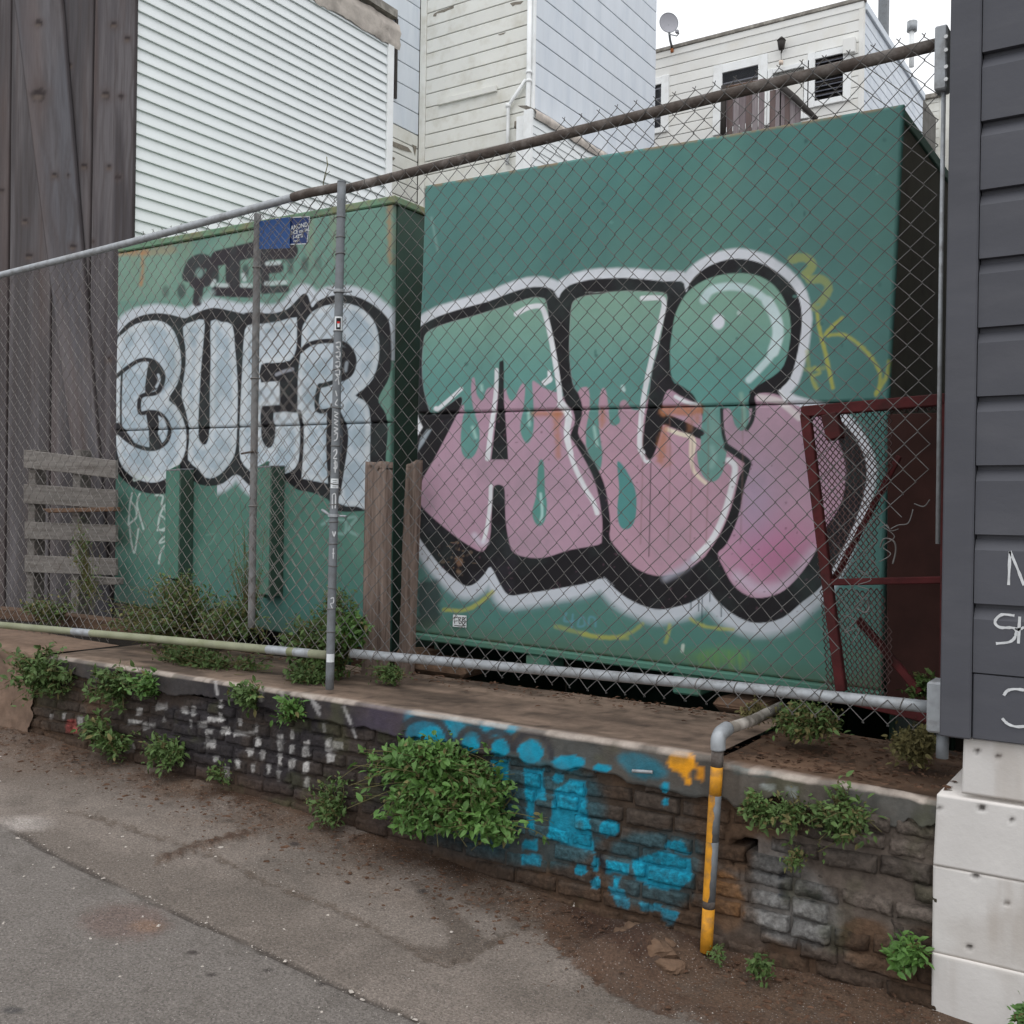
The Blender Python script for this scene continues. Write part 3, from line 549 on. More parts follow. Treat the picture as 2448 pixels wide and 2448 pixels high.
    DRIP = cC((1060, 185), (1100, 180), (1110, 400), (1125, 500), (1110, 620), (1070, 668), (1030, 640), (1010, 560), (1040, 430)); pa.fill(DRIP, C(86, 138, 130), 2.2)
    CNT = cA((800, 1058), (818, 1050), (835, 1065), (836, 1400), (850, 1550), (875, 1930)) + cC((825, 157), (688, 157)) + cA((720, 1930), (760, 1600), (785, 1350), (793, 1080)); pa.fill(CNT, BLACK, 1.5, smooth=2)
    # U
    UI = cA((1470, 510), (1560, 472), (1750, 447)) + cB((0, 447), (100, 450), (300, 435), (500, 440), (590, 447), (622, 475), (612, 560), (560, 850), (510, 1050), (480, 1290), (455, 1460), (440, 1640), (462, 1700), (500, 1738), (545, 1650), (590, 1500), (615, 1470), (860, 1570)) \
        + cD((850, 62), (930, 105), (1003, 165), (975, 215), (940, 260), (905, 400), (865, 530), (800, 680), (720, 800), (680, 850), (560, 930), (430, 967), (330, 965), (220, 920), (120, 825), (30, 710)) + cC((1612, 640), (1580, 400), (1520, 235), (1440, 100)) + cA((1560, 1800), (1500, 1690), (1530, 1560), (1535, 1450), (1500, 1340), (1450, 1250), (1420, 1000), (1425, 700), (1440, 560))
    mU = pa.mask(UI, 1.8); pa.mixin(ii, pcol * np.array([1.04, .99, .97]), mU)
    G2 = cA((1380, 400), (1932, 380)) + cB((700, 400), (480, 1250), (430, 1340), (360, 1350), (310, 1280), (270, 1292), (255, 1380), (270, 1440), (230, 1475), (190, 1450), (180, 1350), (160, 1210), (130, 1190), (105, 1300), (110, 1500), (130, 1650)) + cC((1550, 60), (1545, 190), (1520, 245), (1470, 190), (1430, 60)) + cA((1570, 1800), (1570, 1650), (1600, 1480), (1590, 1300), (1525, 1290), (1470, 1330), (1400, 1000))
    pa.mixin(ii, gcol * 0.96, pa.mask(G2, 2.2) * mU)
    D2 = cD((80, 160), (110, 175), (160, 250), (205, 350), (216, 460), (205, 570), (170, 630), (120, 637), (88, 590), (80, 480), (92, 350), (84, 250)); pa.fill(D2, C(78, 134, 132), 2.0)
    # i: body then ball
    I2 = cB((640, 1195), (720, 1240), (860, 1312), (880, 1345), (895, 1500), (750, 1450), (612, 1390), (590, 1340), (600, 1260)); pa.fill(I2, pk, 1.8)
    II = cB((1290, 1262), (1330, 1225), (1400, 1220), (1490, 1242), (1560, 1290), (1650, 1330)) + [(1965, 990), (2004, 1055), (2022, 1129), (2008, 1208), (1971, 1264)] \
        + cD((1480, 800), (1420, 900), (1330, 1012), (1230, 1092), (1100, 1127), (1000, 1110), (900, 1035), (825, 905), (788, 812), (850, 745), (930, 560), (975, 340), (1018, 185), (950, 110), (880, 55)) + cB((1110, 1650), (1075, 1580), (1055, 1450), (1050, 1350), (1180, 1330), (1280, 1340))
    mI = pa.mask(II, 1.8); pa.mixin(ii, pcol, mI)
    bl = np.exp(-(((u - 1850) / 110) ** 2 + ((v - 1325) / 80) ** 2)); pa.mixin(ii, C(184, 112, 148), bl * mI * 0.85)
    bl = np.exp(-(((u - 1800) / 60) ** 2 + ((v - 1200) / 110) ** 2)); pa.mixin(ii, C(152, 140, 164), bl * mI * 0.6)
    pa.stroke(cD((930, 975), (1090, 1070), (1250, 1040), (1370, 930), (1470, 810)), 26, C(200, 186, 204), 16, 0.7, clip=mI)
    CI = cB((690, 600), (760, 470), (860, 380), (1000, 320), (1150, 298), (1300, 310), (1420, 370), (1500, 460), (1555, 580), (1575, 700), (1565, 850), (1520, 1010), (1440, 1090), (1340, 1150), (1280, 1200), (1245, 1285), (1255, 1380), (1240, 1470), (1190, 1512), (1140, 1460), (1110, 1355), (1050, 1345), (1040, 1500), (1075, 1640)) + cD((850, 60), (830, 200), (790, 280), (740, 302), (690, 270), (652, 190), (640, 80)) + cB((880, 1660), (885, 1500), (898, 1340), (860, 1300), (820, 1230), (740, 1170), (662, 1112), (645, 900), (665, 720))
    mC = pa.mask(CI, 1.8); pa.mixin(ii, gcol * np.array([.96, 1.0, 1.0]), mC); pa.mixin(ii, C(112, 146, 138), mC * sstep(985, 1040, v) * 0.5)
    # hook line and gaps in black
    pa.stroke(cB((600, 1395), (740, 1455), (885, 1530)), 14, BLACK, 1.5); pa.stroke(cD((850, 55), (930, 110), (1000, 165), (985, 205)), 16, BLACK, 1.5)
    pa.stroke(cB((1040, 1345), (1050, 1520), (1085, 1640)), 8, BLACK, 2); pa.stroke(cB((1270, 1215), (1290, 1330), (1275, 1430), (1235, 1500)), 10, BLACK, 2)
    # white highlights
    H = C(214, 216, 220)
    pa.stroke(cA((945, 635), (1040, 582), (1140, 562), (1180, 585), (1215, 680), (1255, 850), (1300, 1100), (1330, 1300), (1345, 1430), (1400, 1500)), 12, H, 1.5)
    pa.stroke(cA((1350, 1440), (1415, 1540), (1400, 1700), (1440, 1880)), 20, H, 2, w2=11); pa.stroke(cC((1275, 0), (1330, 190), (1420, 380), (1480, 480), (1510, 570)), 11, H, 2)
    pa.stroke(cB((432, 490), (570, 488), (598, 520), (590, 590), (540, 800), (475, 1100), (435, 1350), (418, 1620), (440, 1680)), 12, H, 1.5); pa.stroke(cB((418, 1640), (455, 1739), (490, 1750)), 8, H, 2)
    pa.stroke(cB((622, 1500), (720, 1535), (825, 1575), (818, 1700)), 10, C(214, 204, 186), 1.6); pa.stroke(cD((600, 0), (598, 120), (620, 230), (700, 312)), 9, C(214, 200, 184), 2)
    pa.stroke(cD((862, 148), (908, 200), (880, 360), (820, 560), (740, 720), (620, 850)), 14, H, 3); pa.stroke(cD((620, 850), (540, 920), (420, 985)), 16, C(170, 172, 186), 10, 0.7)
    pa.stroke(cB((905, 505), (960, 430), (1100, 400), (1260, 425), (1390, 510), (1455, 620), (1475, 770), (1430, 920), (1330, 1040), (1250, 1120)), 20, C(186, 206, 208), 4, w2=16, alpha=0.97)
    pa.stroke(cB((1400, 520), (1460, 640), (1478, 770), (1440, 900)), 27, C(190, 208, 210), 4)
    pa.blob(*cB((1018, 672))[0], 15, 18, C(210, 214, 222), 0.25); pa.blob(*cB((1180, 605))[0], 6, 6, C(190, 206, 204), 0.4, 0.7)
    pa.stroke(cA((770, 1130), (765, 1300), (745, 1480), (715, 1700), (690, 1915)), 9, H, 1.6, w2=12); pa.stroke(cC((676, 30), (660, 150)), 10, H, 2)
    pa.stroke(cC((686, 360), (680, 500), (655, 690), (628, 790)), 9, H, 2); pa.stroke(cC((560, 740), (610, 800), (650, 790)), 14, C(198, 192, 206), 6, 0.7)
    pa.stroke(cA((240, 1485), (340, 1400), (455, 1300)), 9, H, 1.6); pa.blob(*cA((232, 1475))[0], 6, 6, H, 0.3)
    pa.stroke(cB((1330, 1255), (1470, 1280), (1560, 1340), (1640, 1410)), 16, C(206, 196, 198), 3); pa.stroke(cB((690, 1250), (780, 1295), (862, 1312)), 9, H, 2)
    pa.stroke(cB((1490, 1205), (1540, 1290)), 7, H, 2)
    pa.stroke(cA((1240, 1150), (1245, 1230)), 8, H, 2); pa.stroke(cA((1200, 1245), (1245, 1215)), 14, H, 2); pa.stroke(cA((1890, 1280), (1900, 1310)), 9, C(180, 204, 202), 3)
    for q in [((555, 1640), (585, 1730)), ((1055, 1490), (1065, 1620)), ((1640, 1640), (1670, 1800)), ((635, 1270), (640, 1310))]: pa.stroke(cA(*q), 7, C(160, 196, 188), 4, 0.8)
    pa.stroke(cC((1075, 420), (1088, 560), (1075, 630)), 6, C(170, 204, 200), 3, 0.9); pa.stroke(cD((745, 60), (760, 130), (740, 190)), 12, C(140, 176, 170), 7, 0.6)
    pa.stroke(cB((970, 1360), (985, 1500)), 22, C(128, 156, 148), 12, 0.5); pa.stroke(cB((1190, 1230), (1215, 1380), (1210, 1470)), 9, C(150, 176, 160), 6, 0.6)
    pa.stroke(cC((1180, 1140), (1240, 1110), (1300, 1090)), 3, H, 2, 0.0)
    pa.fill(cA((62, 1530), (112, 1640), (70, 1710), (60, 1700)), H, 2, smooth=0); pa.fill(cA((62, 1860), (90, 1740), (150, 1660), (190, 1660), (120, 1780)), C(150, 160, 168), 3, 0.9, smooth=0)
    # runs of black and white paint
    for (a, b), l in [((655, 1130), 90), ((680, 1120), 220), ((600, 1150), 60), ((815, 1170), 90), ((735, 1090), 60)]:
        p = cD((a, b), (a, b + l)); pa.stroke(p, 3, C(34, 58, 64), 1.5, 0.8)
    # yellow and blue tags
    YE = C(164, 164, 78)
    for q, w_, al in [(cB((1590, 190), (1690, 180), (1740, 240), (1690, 310)), 22, .55), (cB((1720, 350), (1820, 345), (1868, 420), (1810, 520), (1765, 560)), 20, .5), (cB((1780, 610), (1800, 740), (1840, 900), (1900, 1180)), 9, .9),
                      (crop([(1580, 385), (1520, 445), (1590, 448), (1670, 510), (1715, 590), (1700, 660)], 950, 500, .673), 8, .85), (crop([(1480, 560), (1500, 580), (1470, 600), (1490, 640)], 950, 500, .673), 7, .6), (cB((1700, 900), (1720, 1040), (1780, 1190)), 10, .4), (cB((1690, 1040), (1830, 1030)), 10, .4),
                      (crop([(1745, 540), (1735, 600), (1700, 655)], 950, 500, .673), 8, .8), (cD((-160, 1380), (-40, 1410), (100, 1400), (190, 1365), (260, 1310)), 9, .6), (cD((420, 1440), (440, 1390), (450, 1320)), 9, .6), (cD((600, 1275), (700, 1330), (900, 1352)), 8, .7),
                      (cC((330, 1312), (480, 1318), (600, 1262), (705, 1175)), 9, .75), (cC((1190, 1440), (1330, 1480), (1500, 1520), (1739, 1530)), 10, .5)]:
        pa.stroke(q, w_, YE, 3.5, al, rough=2)
    for q in [cC((1270, 1340), (1255, 1400), (1330, 1400)), cC((1320, 1350), (1310, 1450)), cC((1370, 1380), (1360, 1440), (1410, 1430), (1400, 1370), (1370, 1380)), cC((1440, 1430), (1450, 1370), (1490, 1380), (1495, 1440))]: pa.stroke(q, 5, C(92, 142, 156), 2.5, .7)
    for k in range(26):
        a = 640 + 370 * random.random(); b = 1500 + 60 * random.random(); pa.stroke(cD((a, b), (a + 12, b + 60 + 40 * random.random())), 4, C(110, 148, 84), 3, .5)
    pa.blob(*cD((800, 1540))[0], 70, 22, C(92, 138, 82), .6, .6, .3)
    pa.stroke(cD((545, 1465), (540, 1505)), 8, C(190, 200, 190), 2, .8)
    # smears, chips and rust
    pa.fill(cC((140, 1100), (240, 1080), (300, 1150), (290, 1330), (270, 1440), (130, 1440), (120, 1300)), C(46, 50, 52), 9, .85, rough=10)
    for k in range(55):
        a, b = cC((random.gauss(410, 85), random.gauss(930, 70)))[0]; pa.blob(a, b, 1 + 5 * random.random() ** 2, 1 + 4 * random.random() ** 2, C(*random.choice([(98, 84, 72), (70, 60, 54), (120, 98, 80), (56, 50, 48)])), .4, .75, .8)
    pa.blob(*cC((440, 940))[0], 9, 13, C(128, 98, 78), .3, .7, .9)
    for k in range(140):
        a, b = 990 + 1020 * random.random(), 1000 + 480 * random.random(); pa.blob(a, b, 1.4 + 2.2 * random.random(), 1.4 + 2 * random.random(), C(92, 66, 78), .4, .55, .3)
    RU = C(168, 112, 78)
    for q, w_, al in [(cA((1110, 1520), (1340, 1520)), 14, .7), (cA((1320, 1530), (1325, 1900)), 12, .6), (cA((1300, 1530), (1290, 1700)), 10, .4), (cA((1715, 1500), (1712, 1620)), 12, .7), (cB((600, 1362), (870, 1350)), 22, .8), (cB((860, 1350), (855, 1440)), 12, .6), (cB((610, 1500), (570, 1739)), 16, .65), (cB((780, 1340), (800, 1500)), 14, .4), (cD((400, 0), (420, 160)), 30, .35)]:
        pa.stroke(q, w_, RU, 7, al, rough=5)
    for a in (1535, 1600, 1652, 1690, 1772):
        pa.stroke([(a, 975), (a + 2, 1100), (a - 3, 1300)], 3, C(120, 92, 84), 2.5, .45)
    pa.stroke([(1556, 1105), (1554, 1250), (1552, 1330)], 2.5, C(50, 40, 44), 1.5, .8)
    # rust along the top edge, dust along the foot
    vt = np.interp(u, [1014, 2160], [443, 247]); pa.mixin(ii, C(122, 96, 66), (1 - sstep(2, 12, v - vt)) * sstep(0.4, 0.6, fbm(u / 25, v / 25, 6)) * 0.8)
    for k in range(30):
        a = 1020 + 1120 * random.random(); b = 300 + 600 * random.random(); pa.blob(a, b, 2 + 4 * random.random(), 3 + 4 * random.random(), C(*random.choice([(96, 142, 134), (58, 96, 92), (50, 84, 82)])), .5, .6, .4)
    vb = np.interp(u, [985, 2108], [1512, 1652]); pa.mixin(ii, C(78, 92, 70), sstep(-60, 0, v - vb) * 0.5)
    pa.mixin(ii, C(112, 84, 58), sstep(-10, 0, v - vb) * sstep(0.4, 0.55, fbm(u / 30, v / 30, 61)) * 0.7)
    pa.stroke([(1030, 520), (1045, 600)], 5, C(140, 168, 160), 4, .4)
    return pa.col
def face(u, v, Y): return at(u, v, 'Y', Y)
def front_panel(name, cpx, Y, res, painter, parent, edge=0.006, thick=0.03):
    """steel front panel between four measured corners (bottom-left, bottom-right, top-left, top-right)"""
    c = [face(u, v, Y) for u, v in cpx]; w = np.linalg.norm(c[1] - c[0]); h = np.linalg.norm(c[2] - c[0])
    nx, ny = int(w / res), int(h / res); V = quadgrid(*c, nx, ny); col = painter(V)
    s = np.tile(np.linspace(0, 1, nx), ny); t = np.repeat(np.linspace(0, 1, ny), nx)
    e = np.minimum(np.minimum(s, 1 - s) * w, np.minimum(t, 1 - t) * h)
    V[:, 1] += edge * (1 - sstep(0, edge * 1.6, e)) + 0.022 * (fbm(V[:, 0] * 1.3, V[:, 2] * 1.3, 9, 2) - 0.5)
    F = gridF(nx, ny)
    ring = np.concatenate([np.arange(nx), np.arange(1, ny) * nx + nx - 1, (ny - 1) * nx + np.arange(nx - 2, -1, -1), np.arange(ny - 2, 0, -1) * nx])
    B = V[ring].copy(); B[:, 1] = Y + thick; k = len(V); m = len(ring); j = np.arange(m); jn = (j + 1) % m
    F = np.vstack([F, np.stack([ring[jn], ring[j], k + j, k + jn], 1)])
    return add(name, np.vstack([V, B]), F, MT['steel_paint'], parent, smooth=False, col=np.vstack([col, col[ring] * 0.8]))
c2 = root("steel_container", (at(1540, 1570, 'Y', Y2) + np.array([0, .6, 0])).tolist(), "tall green steel container sprayed with big pink and green bubble letters", "container")
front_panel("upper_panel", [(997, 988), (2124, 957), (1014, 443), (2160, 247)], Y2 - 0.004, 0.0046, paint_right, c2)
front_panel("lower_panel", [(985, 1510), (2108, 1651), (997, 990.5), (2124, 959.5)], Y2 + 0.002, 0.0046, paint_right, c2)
def slab(name, pts, ext, m, parent, b=0.004): return prism(name, pts, ext, m, parent, b)
DEP = np.array([0, 1.5, 0])
tl, tr, bl, br = face(1014, 443, Y2 + .03), face(2160, 247, Y2 + .03), face(985, 1510, Y2 + .035), face(2108, 1651, Y2 + .035)
slab("roof", [tl + [0.004, 0, -.004], tr + [-.004, 0, -.004], tr + [-.004, 0, -.05], tl + [0.004, 0, -.05]], DEP, MT['green'], c2)
slab("side_panel", [tr + [-.04, .005, -.051], tr + [-.01, .005, -.051], br + [-.01, .005, .02], br + [-.04, .005, .02]], DEP, mat("grimy_side_steel", C(104, 102, 92), rough=.9, var=.25, scale=3, dirt=C(40, 36, 32), dirt_amt=.6), c2)
slab("side_panel", [tl + [.01, .005, -.051], tl + [.04, .005, -.051], bl + [.04, .005, .02], bl + [.01, .005, .02]], DEP, MT['green_dark'], c2)
slab("back_panel", [tl + [.02, 1.44, -.06], tr + [-.02, 1.44, -.06], br + [-.02, 1.44, -1.4], bl + [.02, 1.44, -1.4]], [0, .03, 0], MT['green_dark'], c2)  # carried down into the pit to keep light from behind out
slab("floor", [bl + [.045, .01, 0], br + [-.045, .01, 0], br + [-.045, .01, .04], bl + [.045, .01, .04]], DEP * .95, MT['green_dark'], c2)
lip0, lip1 = face(985, 1513, Y2 - .03), face(2108, 1655, Y2 - .03)
slab("bottom_lip", [lip0, lip1, lip1 + [0, 0, -.03], lip0 + [0, 0, -.03]], [0, .06, 0], MT['green'], c2, .006)
for uu, vv in [(1283, 1566), (1640, 1612)]:
    p = face(uu, vv, Y2 - .02); box("foot", p[0] - .06, p[0] + .06, Y2 - .02, Y2 + .12, p[2] - .085, p[2] - .002, MT['green'], c2, .008)
for uu in (1990, 1050):
    p = face(uu, np.interp(uu, [985, 2108], [1512, 1652]) + 6, Y2 + 1.2); box("skid", p[0] - .05, p[0] + .05, Y2 + .1, Y2 + 1.3, ZT - 1.3, p[2] + .02, MT['green_dark'], c2, .006)
slab("light_baffle", [br + [-.045, .3, 0], br + [-.02, .3, 0], br + [-.02, .3, -1.4], br + [-.045, .3, -1.4]], [0, 1.1, 0], MT['green_dark'], c2)  # added plates below both sides, blocking light under the container
slab("light_baffle", [bl + [.02, .15, 0], bl + [.045, .15, 0], bl + [.045, .15, -1.4], bl + [.02, .15, -1.4]], [0, 1.25, 0], MT['green_dark'], c2)
# sticker with black scribble
q = [face(*p, Y2 - .008) for p in cC((395, 1443), (500, 1450), (500, 1358), (398, 1350))]
st = prism("sticker", q, [0, -.0015, 0], MT['sticker'], c2)
scr = []
for ln in [((410, 1420), (405, 1380), (430, 1370)), ((412, 1400), (432, 1398)), ((440, 1370), (445, 1420), (462, 1405), (445, 1392), (458, 1375), (440, 1370)), ((468, 1372), (470, 1425), (488, 1410), (470, 1395), (484, 1376), (468, 1372)), ((496, 1372), (480, 1385), (494, 1405), (478, 1425)), ((405, 1432), (450, 1438), (492, 1434))]:
    P = [face(*p, Y2 - .0105) for p in crom(cC(*ln), 4, False)]; scr.append(ribbon(P, .0034, (0, -1, 0)))
add("scribble", *join(scr), MT['black'], st)

# ------------------------------------------------------------------ left steel container with the silver piece
def cE(*p): return crop(p, 250, 700, .28470)
def cG(*p): return crop(p, 560, 650, .31056)
def cH(*p): return crop(p, 200, 450, .44513)
def cL(*p): return crop(p, 0, 1000, .46584)
def paint_left(P):
    pa = Paint(P, C(98, 133, 121)); x, z = P[:, 0], P[:, 2]; ii = np.arange(len(P)); u, v = pa.u, pa.v
    pa.mixin(ii, C(114, 142, 126), sstep(0.45, 0.7, fbm(x * 2, z * 2, 31)) * (v < 720) * .7)
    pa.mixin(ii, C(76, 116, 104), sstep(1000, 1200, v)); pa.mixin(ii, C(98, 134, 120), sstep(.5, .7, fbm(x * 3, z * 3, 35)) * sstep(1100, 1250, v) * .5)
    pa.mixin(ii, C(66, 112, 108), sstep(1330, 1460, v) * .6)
    pa.mixin(ii, C(134, 138, 104), sstep(.55, .75, fbm(x * 9, z * 2, 39)) * (1 - sstep(560, 700, v)) * .35)
    SIL = C(176, 186, 194)
    OUT = cE((60, 420), (105, 355), (200, 250), (300, 195), (420, 172), (540, 180), (640, 205), (690, 210), (780, 165), (880, 130), (960, 130), (1100, 160), (1180, 177)) \
        + cG((60, 318), (150, 308), (280, 320), (400, 290), (470, 230), (530, 170), (570, 185), (600, 272), (640, 230), (720, 192), (820, 175), (940, 190), (1050, 240), (1150, 320), (1196, 400), (1206, 600), (1195, 800), (1130, 930), (1112, 1000), (1170, 1100), (1182, 1250), (1168, 1420), (1150, 1830), (1000, 1840), (800, 1842), (720, 1750), (600, 1700), (500, 1680), (440, 1640), (380, 1600), (300, 1600), (180, 1640)) \
        + cE((1260, 1640), (1200, 1600), (1110, 1525), (1000, 1600), (900, 1622), (800, 1610), (700, 1560), (600, 1660), (480, 1690), (350, 1680), (250, 1640), (160, 1570), (100, 1480), (90, 1300), (60, 1100), (40, 700))
    d = np.full(len(P), 999.0, np.float32); near = pa.near(OUT, 60); d[near] = pa.sdf(OUT, near, 3)
    hw = np.interp(v, [700, 760, 1100, 1200], [21, 21, 6, 22]) * (0.9 + .3 * fbm(u / 50, v / 50, 2))
    pa.mixin(ii, C(186, 192, 200), (1 - np.clip((d - hw + 5) / 10, 0, 1)) * np.where((v < 860) | ((v > 1130) & (u > 520) & (u < 640)), .95, 0.0))
    pa.mixin(ii, BLACK, 1 - sstep(-1.5, 1.5, d))
    n = fbm(u / 34, v / 34, 71); n2 = fbm(u / 15, v / 30, 72)
    sil = SIL[None] * (1 - .38 * sstep(.42, .62, n))[:, None] * np.array([1, 1, 1.0]) + C(120, 152, 170)[None] * (.30 * sstep(.42, .62, n))[:, None]
    sil = sil * (.93 + .14 * n2)[:, None]
    B_ = cE((90, 440), (160, 340), (260, 265), (380, 235), (480, 240), (560, 290), (610, 380), (640, 520), (640, 650), (610, 770), (560, 850), (545, 905), (600, 950), (660, 1060), (690, 1180), (685, 1320), (640, 1430), (560, 1530), (450, 1590), (340, 1585), (230, 1540), (150, 1460), (110, 1350), (95, 1200), (90, 800))
    U_ = cE((660, 290), (740, 243), (833, 225), (836, 330), (820, 480), (802, 680), (790, 1000), (790, 1150), (800, 1240), (840, 1277), (872, 1240), (885, 1100), (880, 800), (888, 500), (892, 238), (980, 245), (1070, 270), (1090, 450), (1110, 700), (1115, 900), (1110, 1150), (1105, 1290), (1080, 1390), (1010, 1490), (930, 1550), (850, 1552), (790, 1480), (705, 1400), (715, 1250), (710, 1120), (680, 980), (650, 880), (655, 780), (680, 600), (678, 450))
    E_ = cG((100, 412), (200, 400), (350, 380), (482, 350), (487, 470), (478, 600), (430, 682), (300, 700), (205, 714), (205, 852), (348, 842), (346, 1022), (210, 1030), (204, 1200), (215, 1300), (260, 1357), (302, 1320), (316, 1200), (302, 1085), (478, 1085), (495, 1110), (505, 1200), (505, 1400), (470, 1510), (380, 1560), (220, 1580), (120, 1530), (50, 1440), (40, 1300), (42, 1100), (60, 700), (72, 500))
    R_ = cG((525, 440), (545, 390), (600, 310), (700, 262), (830, 240), (950, 265), (1040, 330), (1090, 410), (1115, 530), (1110, 680), (1070, 820), (1000, 900), (935, 952), (1000, 990), (1040, 1060), (1050, 1200), (1045, 1420), (1040, 1800), (945, 1805), (800, 1782), (800, 1640), (520, 1590), (530, 1400), (520, 1150), (480, 1050), (490, 800), (515, 600))
    for q in (B_, U_, E_, R_):
        m = pa.mask(q, 1.6, 2); pa.mixin(ii, sil, m)
        idx = pa.near(q, 10); dd = pa.sdf(q, idx, 2); pa.mixin(idx, C(200, 204, 206), (1 - sstep(0, 12, np.abs(dd + 7))) * (dd < 0) * .55)
    bk = lambda pts, w, s=1.5, a=1.0: pa.stroke(pts, w, BLACK, s, a)
    bk(cE((100, 705), (180, 640), (280, 575), (360, 562), (430, 585), (480, 645), (500, 710), (480, 790), (430, 845), (310, 872), (300, 1005), (380, 1000), (460, 1012), (520, 1070), (550, 1150), (530, 1240), (460, 1300), (370, 1312), (260, 1280), (170, 1220), (100, 1150)), 10)
    pa.fill(cE((378, 575), (440, 590), (492, 690), (470, 800), (345, 855), (345, 780), (362, 650)), BLACK, 1.5, smooth=0); pa.fill(cE((350, 1000), (450, 1012), (462, 1080), (452, 1180), (500, 1290), (380, 1312), (375, 1180)), BLACK, 1.5, smooth=0)
    pa.stroke(cE((455, 690), (465, 730), (440, 790)), 6, SIL, 2, .9); pa.stroke(cE((490, 1060), (510, 1130), (495, 1220)), 8, SIL, 2, .9)
    bk(cE((150, 660), (140, 900), (140, 1150)), 5)
    pa.fill(cE((90, 1090), (130, 1090), (250, 1250), (230, 1270), (90, 1180)), BLACK, 2, smooth=0)
    bk(cG((515, 610), (600, 550), (750, 532), (860, 560), (920, 640), (922, 730), (870, 810), (700, 870), (655, 890), (640, 1062), (752, 1060)), 11)
    pa.fill(cG((770, 545), (880, 590), (930, 690), (880, 815), (790, 845), (760, 830), (770, 700)), BLACK, 1.5, smooth=0); pa.stroke(cG((870, 700), (860, 760)), 8, SIL, 3, .5)
    bk(cG((735, 1080), (728, 1300), (735, 1500), (750, 1700)), 13); bk(cG((800, 1080), (850, 1200), (855, 1320), (830, 1500), (800, 1700)), 13)
    pa.fill(cG((740, 1060), (810, 1090), (850, 1260), (820, 1500), (790, 1700), (740, 1700)), BLACK, 2, .9, smooth=0)
    bk(cG((500, 350), (500, 600), (480, 760), (470, 1050)), 10); bk(cG((500, 1075), (518, 1200), (518, 1350), (505, 1620)), 9)
    pa.fill(cG((350, 840), (480, 760), (475, 1060), (350, 1075)), BLACK, 2, smooth=0)
    pa.stroke(cG((325, 790), (390, 765), (450, 750)), 8, C(140, 142, 150), 2.5, .9)
    pa.stroke(cG((480, 1082), (600, 1090), (640, 1200)), 4, C(210, 214, 214), 3, .4)
    # small dark tag above
    DK = C(40, 34, 40)
    for q, w_, al in [(cH((610, 610), (620, 520), (625, 430)), 18, .9), (cH((560, 470), (585, 405), (640, 385), (690, 430), (665, 490), (600, 505)), 24, .9), (cH((722, 375), (905, 330)), 30, .92), (cH((800, 380), (800, 545)), 28, .92), (cH((712, 552), (890, 560)), 20, .95), (cH((955, 345), (1110, 335)), 32, .92), (cH((965, 350), (975, 540)), 18, .9), (cH((985, 435), (1050, 428)), 18, .9), (cH((965, 548), (1085, 540)), 14, .85), (cH((1110, 345), (1110, 380)), 18, .6)]:
        pa.stroke(q, w_ * 1.25, DK, 3, min(1, al * 1.08), smooth=len(q) > 2)
    for a, b, rx, ry, al in [(440, 555, 9, 14, .5), (525, 552, 10, 18, .8), (707, 480, 9, 16, .9), (868, 445, 8, 16, .8), (1112, 430, 8, 15, .6), (1190, 410, 9, 18, .6), (1262, 405, 9, 17, .35)]: pa.blob(*cH((a, b))[0], rx, ry, C(48, 54, 54), .4, al)
    pa.blob(*cH((620, 455))[0], 9, 12, C(110, 134, 128), .4, .9)
    for q in [cH((985, 405), (1050, 400)), cH((980, 512), (1085, 505)), cH((720, 520), (770, 522)), cH((850, 520), (895, 522)), cH((690, 520), (700, 500)), cH((855, 465), (862, 490))]: pa.stroke(q, 10, C(178, 188, 188), 3, .85)
    pa.stroke(cH((690, 560), (640, 600)), 14, C(150, 170, 168), 6, .6)
    # white handwriting low down
    for q in [((680, 385), (668, 450), (660, 545)), ((720, 388), (705, 440), (722, 510), (738, 568)), ((672, 425), (700, 465), (700, 510), (665, 540)), ((665, 548), (672, 620), (688, 690), (700, 640), (712, 565)), ((800, 395), (838, 400), (832, 445), (855, 480), (870, 540)), ((890, 395), (880, 430), (850, 445), (822, 500), (810, 575)), ((862, 390), (895, 425)), ((830, 500), (875, 545), (835, 570)), ((820, 572), (885, 590), (840, 612), (822, 640), (885, 615)), ((845, 655), (825, 690), (815, 745)), ((890, 660), (870, 740), (860, 830)), ((695, 290), (690, 320), (745, 300), (760, 318))]:
        pa.stroke(cL(*q), 4.2, C(184, 196, 192), 1.8, .85)
    for q in [((1655, 545), (1700, 520), (1690, 560)), ((1730, 520), (1775, 530), (1770, 590), (1735, 590)), ((1790, 510), (1830, 510), (1790, 570), (1835, 600))]: pa.stroke(cL(*q), 7, C(128, 158, 152), 3, .7)
    pa.stroke(cL((1060, 600), (1105, 595), (1085, 640), (1065, 650)), 3, C(110, 144, 132), 2, .6)
    RU = C(170, 112, 64)
    for q, w_, al in [(cH((312, 350), (316, 430), (310, 520)), 6, .8), (cH((190, 350), (330, 345)), 12, .5), (cH((190, 345), (560, 275)), 8, .5), (cH((1100, 110), (1640, 70)), 20, .45), (cH((1640, 80), (1645, 400)), 10, .5), (cH((330, 350), (480, 330)), 16, .3)]: pa.stroke(q, w_, RU, 6, al, rough=4, smooth=len(q) > 2)
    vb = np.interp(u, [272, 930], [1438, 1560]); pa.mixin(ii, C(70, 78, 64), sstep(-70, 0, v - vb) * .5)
    return pa.col
S1 = lambda uu: np.interp(uu, [281, 560, 885, 940], [1031, 1022, 1012, 1008])
c1 = root("steel_container", (at(600, 1500, 'Y', Y1) + np.array([0, .6, 0])).tolist(), "lower green steel container sprayed with silver and black letters reading BUER", "container")
